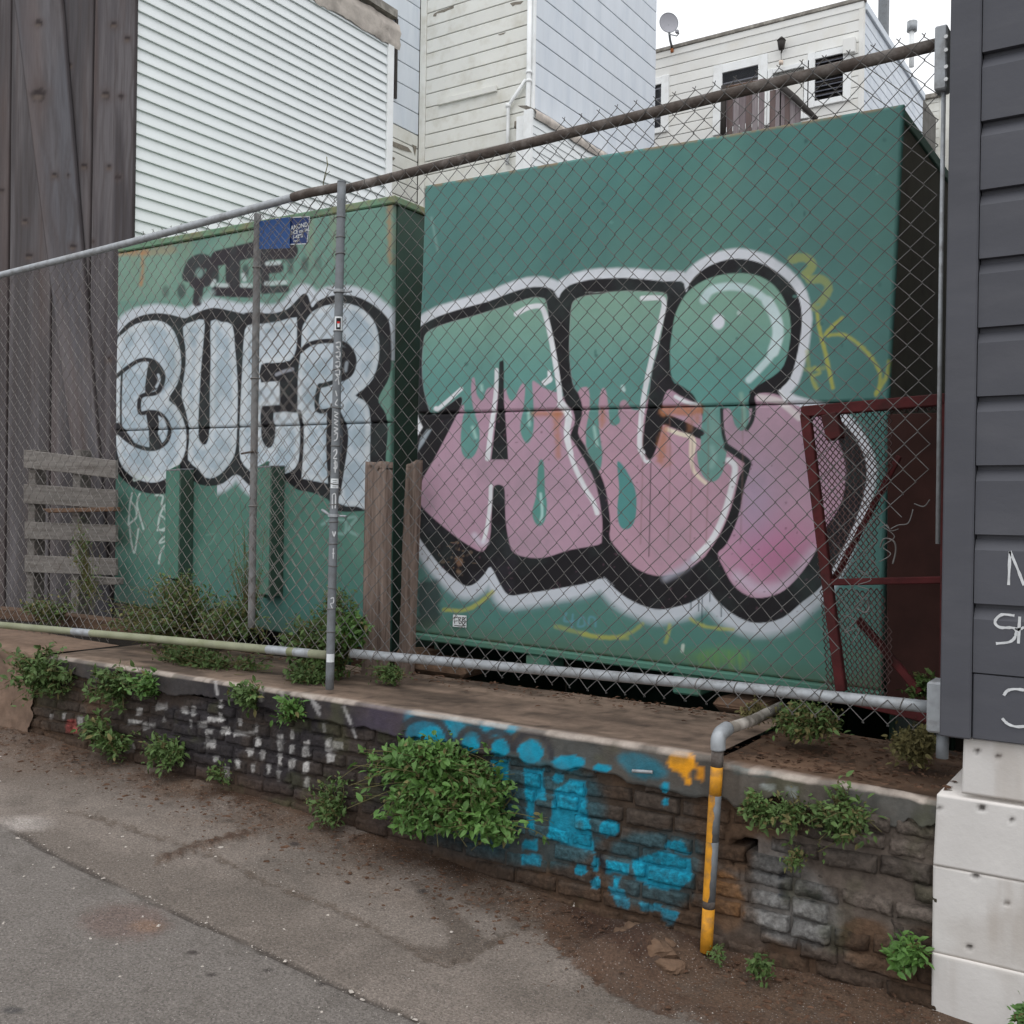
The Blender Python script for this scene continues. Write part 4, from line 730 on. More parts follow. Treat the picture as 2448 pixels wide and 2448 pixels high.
front_panel("upper_panel", [(276, 1029), (934, 1008), (282, 606), (939, 488)], Y1 - .003, 0.0052, paint_left, c1)
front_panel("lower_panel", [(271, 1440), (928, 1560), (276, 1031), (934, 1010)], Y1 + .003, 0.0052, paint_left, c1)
lt, rt = face(281, 596, Y1 - .012), face(940, 476, Y1 - .012)
lidm = mat("rusty_green_lid", C(96, 128, 104), rough=.75, var=.2, scale=5, dirt=C(140, 104, 62), dirt_amt=.75, dscale=4, bump=.001, bscale=20)
slab("lid", [lt + [0, 0, -.02], rt + [.012, 0, -.02], rt + [.012, 0, .02], lt + [0, 0, .02]], [0, 1.45, 0], lidm, c1, .006)
bl1, br1 = face(271, 1440, Y1 + .03), face(928, 1560, Y1 + .03); tr1 = rt + [0, .045, -.022]; tl1 = lt + [0, .045, -.022]
slab("side_panel", [tr1 + [-.03, 0, 0], tr1, br1, br1 + [-.03, 0, 0]], [0, 1.35, 0], MT['green_dark'], c1)
slab("side_panel", [tl1, tl1 + [.03, 0, 0], bl1 + [.03, 0, 0], bl1], [0, 1.35, 0], MT['green_dark'], c1)
slab("back_panel", [tl1 + [.03, 1.33, 0], tr1 + [-.03, 1.33, 0], br1 + [-.03, 1.33, 0], bl1 + [.03, 1.33, 0]], [0, .02, 0], MT['green_dark'], c1)
# two folded lifting channels on the front
for (ul, ur, vt_, vb_), dpt in [((428, 472, 1116, 1392), .10), ((640, 690, 1108, 1430), .10)]:
    a, b_ = face(ul, vt_, Y1 - .004), face(ur, vt_, Y1 - dpt); xl = a[0]; xr = xl + .125
    zt_, zb_ = face(ul, vt_, Y1)[2], face(ul, vb_, Y1)[2]
    ch = prism("lifting_channel", [(xl, Y1 - .004, zb_), (xl, Y1 - dpt, zb_ + .03), (xl, Y1 - dpt, zt_ - .03), (xl, Y1 - .004, zt_ + .015)], [.012, 0, 0], MT['green'], c1, .002)
    add("channel_face", *bevmesh(boxv(xl + .0125, xr, Y1 - dpt, Y1 - dpt + .012, zb_ + .03, zt_ - .03), BOXF, .002), MT['green'], ch)
    add("channel_side", *bevmesh(boxv(xr + .001, xr + .013, Y1 - dpt, Y1 - .004, zb_ + .02, zt_ - .02), BOXF, .002), MT['green_dark'], ch)
    add("channel_cap", *bevmesh(np.array(boxv(xl, xr + .013, Y1 - dpt, Y1 - .004, zt_ - .019, zt_ - .012)) + np.outer([1, 1, 0, 0, 1, 1, 0, 0], [0, 0, -.01]), BOXF, .001), MT['galv_dull'], ch)
box("skid", bl1[0] + .1, bl1[0] + .25, Y1 + .1, Y1 + 1.3, ZT - .33, bl1[2], MT['timber'], c1); box("skid", br1[0] - .4, br1[0] - .2, Y1 + .1, Y1 + 1.3, ZT - .33, br1[2], MT['timber'], c1)
# ------------------------------------------------------------------ buildings
def boards_y(parent, name, x, y0, y1, z0, z1, pitch, m, lap=True, t=0.014, gap=0.006, sgn=1):
    """boards on a wall that faces +X, running along Y"""
    n = int(math.ceil((z1 - z0) / pitch))
    if lap: prof = [(0, 0), (t, 0), (t * .95, pitch * .12), (0.002, pitch * .99), (0, pitch * .99)]
    else: prof = [(0, gap / 2), (t - .004, gap / 2), (t, gap / 2 + .006), (t, pitch - gap / 2 - .006), (t - .004, pitch - gap / 2), (0, pitch - gap / 2)]
    P = np.array([(a, 0, b) for a, b in prof]); k = len(P)
    V = np.vstack([P, P + [0, y1 - y0, 0]]); F = [tuple(range(k)), tuple(range(2 * k - 1, k - 1, -1))] + [(i, k + i, k + (i + 1) % k, (i + 1) % k) for i in range(k)]
    me = mesh(name, V, F, m)
    for i in range(n): link(name, me, parent, (x, y0, z0 + i * pitch))
def boards_x(parent, name, y, x0, x1, z0, z1, pitch, m, t=0.014, gap=0.008, channel=False):
    """boards on a wall that faces -Y, running along X"""
    n = int(math.ceil((z1 - z0) / pitch))
    if channel: prof = [(0, .001), (-t, .001), (-t, pitch - .042), (-t * .15, pitch - .012), (0, pitch - .012)]
    else: prof = [(0, gap / 2), (-t + .004, gap / 2), (-t, gap / 2 + .006), (-t, pitch - gap / 2 - .006), (-t + .004, pitch - gap / 2), (0, pitch - gap / 2)]
    P = np.array([(0, a, b) for a, b in prof]); k = len(P)
    V = np.vstack([P, P + [x1 - x0, 0, 0]]); F = [tuple(range(k - 1, -1, -1)), tuple(range(k, 2 * k))] + [((i + 1) % k, k + (i + 1) % k, k + i, i) for i in range(k)]
    me = mesh(name, V, F, m)
    for i in range(n): link(name, me, parent, (x0, y, z0 + i * pitch))
# --- plank-clad house on the left, its long side in white vinyl
YP = 4.36
XV = at(312, 300, 'Y', YP)[0]
hv = root("plank_and_vinyl_house", (XV - 1.5, 6, ZT - .02), "house with dark weathered vertical planks in front and white vinyl siding along its side", "house")
def plank(c, Y, th, knots, tone, seed, name="plank"):
    q = [at(u, v, 'Y', Y) for u, v in c]                # bottom-left, bottom-right, top-left, top-right
    w = np.linalg.norm(q[1] - q[0]); h = np.linalg.norm(q[2] - q[0]); nx, ny = max(8, int(w / .009)), int(h / .02)
    V = quadgrid(*q, nx, ny); s = np.tile(np.linspace(0, 1, nx), ny); z = V[:, 2]
    pa = Paint(V, C(tone[0] * .84, tone[1] * .87, tone[2] * .90)); ii = np.arange(len(V)); sx = s * w
    bend = sum(.02 * np.exp(-((pa.v - kv) / 60) ** 2) * np.sign(sx - .5 * w) for ku, kv, kr in knots) if knots else 0
    g = fbm((sx + bend + .02 * fbm(z * .7, z * 0, seed)) * 38, z * 1.6, seed); g2 = fbm(sx * 9, z * .9, seed + 5); g3 = fbm(sx * 140, z * 2.5, seed + 7, 2)
    pa.mixin(ii, C(100, 96, 98), sstep(.42, .75, g2) * .75); pa.mixin(ii, C(62, 55, 54), sstep(.4, .8, g) * .5); pa.mixin(ii, C(54, 48, 48), sstep(.55, .85, g3) * .3)
    pa.mixin(ii, C(92, 76, 70), sstep(.5, .8, fbm(sx * 6, z * .5, seed + 9)) * .4)
    for ku, kv, kr in knots:
        pa.blob(ku, kv, kr * 1.5, kr * 1.5, C(78, 68, 66), .6, .5, .3); pa.blob(ku, kv, kr * .8, kr * .75, C(36, 28, 29), .4, .9, .4); pa.blob(ku - kr * .1, kv + kr * .35, kr * .7, kr * .3, C(112, 100, 92), .5, .5, .3)
    e = np.minimum(s, 1 - s) * w; V[:, 1] += .004 * (1 - sstep(0, .012, e)) + .006 * (g2 - .5)
    pa.mixin(ii, C(48, 40, 40), (1 - sstep(0, .008, e)) * .6)
    ring = np.concatenate([np.arange(nx), np.arange(1, ny) * nx + nx - 1, (ny - 1) * nx + np.arange(nx - 2, -1, -1), np.arange(ny - 2, 0, -1) * nx])
    B = V[ring].copy(); B[:, 1] = Y + th; k = len(V); m = len(ring); j = np.arange(m); jn = (j + 1) % m
    F = np.vstack([gridF(nx, ny), np.stack([ring[jn], ring[j], k + j, k + jn], 1)])
    add(name, np.vstack([V, B]), F, MT['plank'], hv, smooth=False, col=np.vstack([pa.col, pa.col[ring] * .7]))
plank([(-170, 1560), (-62, 1560), (-160, -160), (-52, -160)], YP, .02, [(-110, 700, 9)], (86, 80, 81), 1)
plank([(-58, 1560), (8, 1560), (-48, -160), (27, -160)], YP, .02, [(4, 455, 8)], (88, 80, 79), 2)
plank([(12, 1560), (112, 1560), (31, -160), (128, -160)], YP + .004, .02, [(60, 530, 9), (70, 612, 10), (160, 1050, 8)], (88, 81, 80), 3)
plank([(116, 1560), (196, 1560), (132, -160), (226, -160)], YP, .02, [(168, 157, 7), (201, 397, 9), (160, 220, 5)], (82, 76, 76), 4)
plank([(200, 1560), (300, 1560), (230, -160), (325, -160)], YP - .006, .026, [(273, 60, 10), (304, 93, 8), (253, 226, 13), (289, 230, 8), (261, 400, 8), (282, 424, 8), (220, 577, 7), (290, 700, 9), (262, 860, 8)], (78, 71, 72), 5)
plank([(224, 1500), (270, 1500), (28, -40), (142, -45)], YP - .03, .024, [(92, 225, 20), (92, 55, 10), (130, 420, 9), (163, 420, 5), (76, 612, 14), (175, 590, 9)], (100, 96, 98), 6, "leaning_plank")
yfar = at(926, 250, 'X', XV)[1]; zflash = at(935, 92, 'X', XV)[2]
box("wall_core", XV - 3.4, XV - .002, YP + .03, yfar - .03, ZT - .05, zflash + .1, MT['trim_white'], hv)
z00 = at(311, 492, 'X', XV)[2]; z01 = at(323, 14, 'X', XV)[2]
pit = (at(312, 300, 'X', XV)[2] - at(312, 300 + 29.6, 'X', XV)[2])
boards_y(hv, "vinyl_siding_board", XV, YP + .03, yfar - .03, z00 - 22 * pit, zflash - .01, pit, MT['vinyl'], True, .020)
box("corner_trim", XV, XV + .03, yfar - .028, yfar + .05, ZT, zflash - .02, MT['trim_white'], hv, .004)
# torn flashing under the eave
zf = zflash; rows = []
ysf = np.linspace(YP + 1.2, yfar + .12, 60)
for (dx, dz) in [(0, .16), (.025, .15), (.035, .10), (.05, .07), (.03, .02), (.045, -.03), (.03, -.075)]:
    rag = .07 * (fbm(ysf * 7, ysf * 0 + dz * 9, 4) - .5) * (1 if dz < .1 else .3)
    rows.append(np.stack([np.full(60, XV) + dx + .5 * rag, ysf, zf + dz + rag * 1.6], 1))
add("torn_flashing", np.vstack(rows), gridF(60, len(rows)), MT['flash'], hv, smooth=True)
box("eave_board", XV - .02, XV + .06, YP + .8, yfar + .05, zf + .17, zf + .24, MT['roof_edge'], hv)
box("upper_wall", XV - .5, XV - .03, YP + .8, yfar + .0, zf + .24, zf + 3, MT['sky_tint_white'], hv)

# --- tower house behind: cream boards in front, side boards coloured bluish for the skylight on them
YT = 11.4
xl_, xr_ = at(1014, 200, 'Y', YT)[0], at(1277, 200, 'Y', YT)[0]
ht = root("tower_house", ((xl_ + xr_) / 2, YT + 2, ZT - .02), "tall house with peeling cream boards in front and pale side boards tinted for bluish skylight", "house")
pc = .19; zt0 = at(1145, 560, 'Y', YT)[2]
pc = at(1023, 130, 'Y', YT)[2] - at(1018, 163.5, 'Y', YT)[2]; zref = at(1023, 130, 'Y', YT)[2]
boards_x(ht, "cream_board", YT, xl_ + .05, xr_ - .04, zref - 10 * pc, zref + 8 * pc, pc, MT['cream'], .018, .012)
ysb = at(1567, 150, 'X', xr_)[1]; pb = at(1281, 38, 'X', xr_)[2] - at(1280, 93, 'X', xr_)[2]; zrb = at(1281, 38, 'X', xr_)[2]
boards_y(ht, "sky_tint_board", xr_ - .012, YT + .02, ysb, zrb - 6 * pb, zrb + 6 * pb, pb, MT['sky_tint_white'], False, .016, .012)
box("corner_trim", xl_ - .06, xl_ + .045, YT - .03, YT + .05, ZT, zref + 8 * pc, MT['cream'], ht, .004)
box("corner_trim", xr_ - .035, xr_ + .012, YT - .03, YT + .015, ZT, zref + 8 * pc, MT['trim_white'], ht, .004)
box("wall_core", xl_ - .02, xr_ - .015, YT + .004, ysb, ZT - .05, zref + 8 * pc, MT['dark_gap'], ht)
# side wall to the left of the tower front with a narrow window
xw = xl_ - .07; yw0 = at(925, 150, 'X', xw)[1] - 1.2; pw = at(935, 20, 'X', xw)[2] - at(935, 73, 'X', xw)[2]; zw = at(935, 292, 'X', xw)[2]
boards_y(ht, "sky_tint_board", xw - .012, yw0, YT - .035, zw, zw + 12 * pw, pw, MT['sky_tint_white'], False, .016, .012)
boards_y(ht, "cream_board", xw - .012, yw0, YT - .035, zw - 12 * pc, zw - .01, pc, MT['cream'], False, .012, .012)
box("side_core", xw - 2, xw - .013, yw0, YT + .3, ZT - .05, zw + 12 * pw, MT['dark_gap'], ht)
pa_, pb_ = at(930, 35, 'X', xw + .03), at(948, 232, 'X', xw + .03)
wn = box("window", xw + .005, xw + .012, pa_[1] - .1, pb_[1], pb_[2], pa_[2], MT['glass'], ht)
box("frame", xw + .006, xw + .03, pb_[1] - .035, pb_[1] + .01, pb_[2] - .02, pa_[2] + .02, MT['dark_frame'], wn)
box("frame", xw + .006, xw + .03, pa_[1] - .2, pb_[1] - .036, pa_[2] - .01, pa_[2] + .03, MT['dark_frame'], wn)
box("frame", xw + .006, xw + .03, pa_[1] - .2, pb_[1] - .036, pb_[2] - .03, pb_[2] + .01, MT['dark_frame'], wn)
# drain pipes, nailed batten, bare patches
def tk(x, y): return (1000 + x * .20704, y * .20704)
yp = YT - .07
Z = lambda x, y: at(*tk(x, y), 'Y', yp)
tube("drain_pipe", [Z(1290, -200), Z(1275, 880), Z(1250, 1640), Z(1235, 1900)], .032, MT['trim_white'], ht, 10)
tube("branch_pipe", [Z(1240, 920), Z(1070, 1180), Z(1040, 1220), Z(1035, 1500), Z(1025, 1900)], .024, MT['trim_white'], ht, 10)
for a, b in [(1278, 835), (1275, 935)]: tube("pipe_collar", [Z(a, b - 14), Z(a, b + 14)], .042, MT['trim_white'], ht, 10)
tube("pipe_collar", [Z(1040, 1200), Z(1038, 1245)], .036, MT['trim_white'], ht, 10)
tube("rusty_coupling", [Z(1262, 1335), Z(1258, 1470)], .042, MT['rust'], ht, 10); tube("side_tap", [Z(1245, 1405), Z(1140, 1440)], .028, MT['cream'], ht, 8); tube("tap_handle", [Z(1140, 1405), Z(1135, 1480)], .035, MT['peel'], ht, 8)
q = [at(*tk(*p), 'Y', YT - .02) for p in ((235, 1225), (915, 1060), (915, 990), (240, 1160))]; prism("nailed_batten", q, [0, -.04, 0], MT['cream'], ht, .004)
for ps in [[(170, 190), (180, 160), (230, 130), (330, 95), (410, 65), (410, 95), (340, 120), (300, 140), (215, 155), (205, 190)], [(1060, 40), (1100, 25), (1215, 10), (1200, 30), (1180, 50), (1120, 55), (1090, 75)], [(920, 400), (960, 385), (1010, 370), (990, 395), (940, 408)]]:
    prism("bare_patch", [at(*tk(*p), 'Y', YT - .0185) for p in ps], [0, -.002, 0], MT['peel'], ht)
q0, q1 = at(1004, 330, 'X', xw + .008), at(0, 0, 'X', xw)
for ps in [[(932, 335), (950, 342), (975, 352), (985, 365), (960, 358), (940, 350)], [(933, 372), (945, 378), (940, 384)], [(985, 345), (996, 350), (992, 372)]]:
    prism("bare_patch", [at(*p, 'X', xw + .006) for p in ps], [.002, 0, 0], MT['peel'], ht)
# lower vinyl lean-to against the sky-tinted side
xo = xr_ + .25; zo = at(1284, 268, 'X', xo)[2]; yo = at(1272, 300, 'X', xo)[1]
boards_y(ht, "vinyl_siding_board", xo, yo, yo + 3.2, zo - 9 * .1, zo - .02, .1, MT['vinyl'], True, .012)
box("corner_trim", xo - .1, xo + .02, yo - .05, yo - .002, ZT, zo - .01, MT['trim_white'], ht, .003)
box("lean_to_core", xr_ + .012, xo - .004, yo, yo + 3.2, ZT, zo - .05, MT['trim_white'], ht)
yr = np.linspace(yo + .02, yo + 3.2, 40); rows = []
for dx, dz in [(-.24, .10), (-.1, .06), (.03, .01), (.05, -.05), (.03, -.10)]: rows.append(np.stack([xo + dx + 0 * yr, yr, zo + dz + .05 * (fbm(yr * 5, yr * 0 + dz * 20, 8) - .5)], 1))
add("torn_flashing", np.vstack(rows), gridF(40, 5), MT['flash'], ht, smooth=True)

# --- white flat-roofed house at the back
YB = 18.0
xbl, xbr = at(1540, 200, 'Y', YB)[0] - 1.0, at(2062, 100, 'Y', YB)[0]
hb = root("white_house", ((xbl + xbr) / 2, YB + 2, ZT - .02), "white flat roofed house with dark windows and a wooden deck behind the containers", "house")
def bk_(x, y): return (1550 + x * .23292, y * .23292)
pbk = at(*bk_(90, 610), 'Y', YB)[2] - at(*bk_(90, 712), 'Y', YB)[2]; zr = at(*bk_(90, 612), 'Y', YB)[2]
ztop = at(1800, 68, 'Y', YB)[2]
nb = 14
boards_x(hb, "white_siding_board", YB, xbl, xbr - .06, zr - nb * pbk, ztop - .1, pbk, MT['white_board'], .018, .012)
box("wall_core", xbl, xbr - .02, YB + .004, YB + 6, ZT - .05, ztop - .05, MT['dark_gap'], hb)
box("corner_trim", xbr - .058, xbr + .02, YB - .03, YB + .08, ZT, ztop - .02, MT['white_board'], hb, .005)
box("roof_edge", xbl, xbr + .05, YB - .06, YB + .06, ztop - .02, ztop + .05, MT['roof_edge'], hb, .01)
box("fascia_board", xbl, xbr + .02, YB - .035, YB - .001, ztop - .14, ztop - .022, MT['white_board'], hb, .004)
boards_y(hb, "white_siding_board", xbr - .012, YB + .082, YB + 4.6, zr - nb * pbk, ztop - .16, pbk, MT['sky_tint_white'], False, .016, .012)
box("side_roof_edge", xbr - .1, xbr + .05, YB + .062, YB + 4.6, ztop - .14, ztop + .0, MT['sky_tint_white'], hb, .01)
def rectb(x0, y0, x1, y1, Y=YB - .02):
    a, b = at(*bk_(x0, y1), 'Y', Y), at(*bk_(x1, y1), 'Y', Y); c, d = at(*bk_(x0, y0), 'Y', Y), at(*bk_(x1, y0), 'Y', Y)
    return (a[0] + c[0]) / 2, (b[0] + d[0]) / 2, (a[2] + b[2]) / 2, (c[2] + d[2]) / 2
def window_b(name, x0, y0, x1, y1, ym, tr=.16, glassm='glass', drop=1.3):
    """pane corners in the measured crop: left top y0, right top y1, foot ym"""
    xa_, xb_ = at(*bk_(x0, y0), 'Y', YB)[0], at(*bk_(x1, y1), 'Y', YB)[0]; zt_ = at(*bk_((x0 + x1) / 2, (y0 + y1) / 2), 'Y', YB)[2]; zb_ = at(*bk_((x0 + x1) / 2, ym), 'Y', YB)[2]
    w = box(name, xa_, xb_, YB - .018, YB - .012, zb_, zt_, MT[glassm], hb)
    for b in [(xa_ - tr, xa_, zb_ - .1, zt_ + tr), (xb_, xb_ + tr, zb_ - .1, zt_ + tr)]: box("frame", b[0], b[1], YB - .06, YB - .005, b[2], b[3], MT['trim_white'], w, .006)
    box("frame", xa_ + .001, xb_ - .001, YB - .058, YB - .005, zt_, zt_ + tr - .01, MT['trim_white'], w, .006); box("frame", xa_ + .001, xb_ - .001, YB - .07, YB - .005, zb_ - .1, zb_, MT['trim_white'], w, .006)
    return w, (xa_, xb_, zb_, zt_)
window_b("window", 0, 905, 145, 868, 1330, .15)
w2, (a0, a1, a2, a3) = window_b("door", 768, 760, 1138, 675, 1290, .17)
box("door_leaf", a0 + .001, a1 - .001, YB - .035, YB - .019, a2, a3 - (a3 - a2) * .28, mat("mauve_door", C(104, 94, 98), var=.2, scale=4, stretch=(6, 1, .6)), w2, .004); box("transom", a0 + .001, a1 - .001, YB - .05, YB - .019, a3 - (a3 - a2) * .28, a3 - (a3 - a2) * .22, MT['dark_frame'], w2)
w3, _ = window_b("window", 1285, 765, 1610, 690, 1200, .09, 'white_board'); x_ = _; box("blind", x_[0] + .02, x_[1] - .02, YB - .03, YB - .019, x_[2], x_[3] - .09, MT['white_board'], w3)
w4, x_ = window_b("window", 1720, 615, 2010, 560, 1020, .13, 'dark_frame')
for i in range(9):
    z_ = x_[2] + (x_[3] - x_[2]) * (i + .3) / 9; prism("louvre_pane", [(x_[0] + .01, YB - .022, z_), (x_[0] + .01, YB - .05, z_ - .03), (x_[0] + .01, YB - .046, z_ - .034), (x_[0] + .01, YB - .018, z_ - .004)], [x_[1] - x_[0] - .02, 0, 0], MT['glass'], w4)
a = at(2020, 100, 'Y', YB); b = at(2048, 130, 'Y', YB); box("junction_box", a[0], b[0], YB - .14, YB - .019, b[2], a[2], MT['white_board'], hb, .01)
# weathered deck fence and stair rail
dk = root("deck_fence", (at(1790, 300, 'Y', YB - 1.2) * [1, 1, 0] + [0, 0, ZT]).tolist(), "weathered mauve wooden deck fence with sloping rail in front of white house", "fence")
YD = YB - 1.2
us = list(np.linspace(1731, 1822, 7)) + [1848, 1862, 1872, 1884, 1896, 1908]
zd0 = ZT
for i, uu in enumerate(us):
    w_ = .11; p = at(uu, 206 - (uu - 1731) * .2 if uu < 1840 else 215 - (uu - 1848) * .2, 'Y', YD)
    if uu > 1870: p = at(uu, 205 + (uu - 1870) * .9, 'Y', YD)
    box("fence_board", p[0] - w_ / 2, p[0] + w_ / 2 - .012, YD, YD + .02, zd0, p[2], mat("deck_board_%d" % i, C(*[(122, 112, 114), (104, 90, 88), (134, 126, 128)][i % 3]), var=.25, scale=4, stretch=(8, 2, .5), rough=.9), dk, .003)
tube("handrail", [at(1866, 204, 'Y', YD - .06), at(1905, 238, 'Y', YD - .06), at(1950, 285, 'Y', YD - .06)], .055, MT['dark_frame'], dk, 6)
tube("top_rail", [at(1728, 212, 'Y', YD - .04), at(1870, 186, 'Y', YD - .04)], .03, MT['timber'], dk, 6)
tube("post", [at(1728, 330, 'Y', YD - .05), at(1731, 205, 'Y', YD - .05)], .05, MT['dark_frame'], dk, 6)
# satellite dish
sd = root("satellite_dish", at(1604, 108, 'Y', YB - .1).tolist(), "small grey satellite dish on a bent arm at the roof corner", "satellite dish")
pc_ = at(1599, 54, 'Y', YB - .35); nrm = np.array([.55, -.80, .25]); nrm /= np.linalg.norm(nrm); e1 = np.cross(nrm, [0, 0, 1]); e1 /= np.linalg.norm(e1); e2 = np.cross(e1, nrm)
V, F, nr, na = [pc_ - nrm * .05], [], 5, 28
for r in range(1, nr + 1):
    for k in range(na):
        a = 2 * math.pi * k / na; q = r / nr; V.append(pc_ + e1 * .17 * q * math.cos(a) + e2 * .215 * q * math.sin(a) - nrm * .05 * (1 - q * q))
F = [(0, 1 + k, 1 + (k + 1) % na) for k in range(na)] + [(1 + (r - 1) * na + k, 1 + r * na + k, 1 + r * na + (k + 1) % na, 1 + (r - 1) * na + (k + 1) % na) for r in range(1, nr) for k in range(na)]
add("reflector", V, F, MT['dish'], sd, smooth=True)
tube("rim", [pc_ + e1 * .172 * math.cos(a) + e2 * .217 * math.sin(a) for a in np.linspace(0, 2 * math.pi, 33)], .006, MT['galv_dull'], sd, 6)
tube("mast", [at(1606, 112, 'Y', YB - .05), at(1602, 96, 'Y', YB - .2), pc_ - nrm * .06], .022, MT['galv_dull'], sd, 8)
tube("feed_arm", [at(1600, 82, 'Y', YB - .4), at(1618, 86, 'Y', YB - .6), at(1623, 80, 'Y', YB - .65), at(1619, 74, 'Y', YB - .65)], .012, MT['galv_dull'], sd, 6)
box("feed_horn", *(lambda p: (p[0] - .03, p[0] + .03, p[1] - .04, p[1] + .03, p[2] - .03, p[2] + .03))(at(1619, 76, 'Y', YB - .65)), MT['dish'], sd, .01)
p = at(1608, 118, 'Y', YB - .02); box("rusty_bracket", p[0] - .03, p[0] + .03, YB - .06, YB - .019, p[2] - .07, p[2] + .05, MT['rust'], sd, .01)
# wall lantern
wl_ = root("wall_lantern", at(1868, 112, 'Y', YB - .1).tolist(), "dark carriage lantern on the white wall above the door", "lamp")
p = at(1868, 105, 'Y', YB - .15)
tube("lantern_body", [p + [0, 0, -.1], p + [0, 0, -.02], p + [0, 0, .06]], .05, MT['dark_frame'], wl_, 6, r2=.075); tube("lantern_cap", [p + [0, 0, .062], p + [0, 0, .13]], .085, MT['dark_frame'], wl_, 6, r2=.015); tube("wall_arm", [p + [0, .13, .02], p + [0, .02, -.12], p + [0, 0, -.16]], .015, MT['dark_frame'], wl_, 6)
tube("hanging_ball", [p + [0, 0, -.36], p + [0, 0, -.30]], .04, mat("pale_shell", C(206, 190, 176)), wl_, 8); tube("cord", [p + [0, 0, -.16], p + [0, 0, -.30]], .006, MT['dark_frame'], wl_, 5)
# vents and a far white house at the right
vp_ = root("roof_vent", (at(2180, 100, 'Y', 22.0) * [1, 1, 0] + [0, 0, ztop - 1.5]).tolist(), "white roof vent pipe with shiny metal cap", "vent pipe")
tube("pipe", [at(2179, 160, 'Y', 22.), at(2180, 74, 'Y', 22.)], .05, MT['trim_white'], vp_, 12); tube("cap", [at(2180, 75, 'Y', 22.), at(2181, 52, 'Y', 22.)], .1, MT['galv'], vp_, 14)
vq = root("chimney_flue", (at(2110, 80, 'Y', 21.0) * [1, 1, 0] + [0, 0, ztop - .6]).tolist(), "grey square metal flue rising behind the white house", "chimney")
a, b = at(2099, 30, 'Y', 21.0), at(2120, 30, 'Y', 21.0); box("flue", a[0], b[0], 21, 21.2, ztop - .6, ztop + 2, MT['galv_dull'], vq, .01); box("flue_base", a[0] - .05, b[0] + .05, 20.95, 21.25, ztop - .6, ztop - .3, MT['galv_dull'], vq, .01)
hf = root("far_house", (-3.2, 25, ZT - .02), "far pale house glimpsed between white house and dark grey building", "house")
a, b = at(2195, 300, 'Y', 24.5), at(2245, 300, 'Y', 24.5); zt_ = at(2220, 228, 'Y', 24.5)[2]
boards_x(hf, "pale_board", 24.5, a[0], b[0], zt_ - 2.4, zt_ - .1, .2, MT['cream'], .018, .012); box("wall_core", a[0], b[0] + .5, 24.504, 27, ZT, zt_ - .02, MT['cream'], hf); box("parapet", a[0] - .1, b[0] + .1, 24.4, 24.49, zt_ - .1, zt_, MT['roof_edge'], hf, .01)
boards_y(hf, "pale_board", b[0] + .503, 24.45, 27, zt_ - 2.6, zt_ - .3, .2, MT['sky_tint_white'], False, .016, .012)

# --- dark grey building on white concrete at the right
YG = 3.08
xg = at(2264, 900, 'Y', YG)[0]; zgb = at(2290, 1760, 'Y', YG)[2]
hg = root("grey_building", (xg + 1.5, YG + 1, 0), "dark grey board building with chalk scrawls on a white painted concrete base", "building")
xb0 = at(2338, 900, 'Y', YG)[0]
box("corner_board", xg, xb0, YG - .03, YG + .05, zgb, 4.2, MT['grey_board'], hg, .004)
pg = at(2342, 623.4, 'Y', YG)[2] - at(2338, 787, 'Y', YG)[2]; zg0 = at(2344, 623.4, 'Y', YG)[2]
kk = int((zg0 - zgb) / pg) + 1
boards_x(hg, "grey_siding_board", YG, xb0 + .002, xb0 + 3.2, zg0 - (kk - 1) * pg, 4.2, pg, MT['grey_board'], .022, 0, True)
box("wall_core", xg + .002, xb0 + 3.2, YG + .051, YG + 3, zgb, 4.2, MT['dark_gap'], hg); box("backing", xb0 + .003, xb0 + 3.2, YG + .0005, YG + .05, zgb + .003, 4.2, MT['grey_board'], hg)
box("bottom_board", xb0 + .002, xb0 + 3.2, YG - .02, YG - .0005, zgb + .002, zg0 - (kk - 1) * pg - .003, MT['grey_board'], hg, .003)
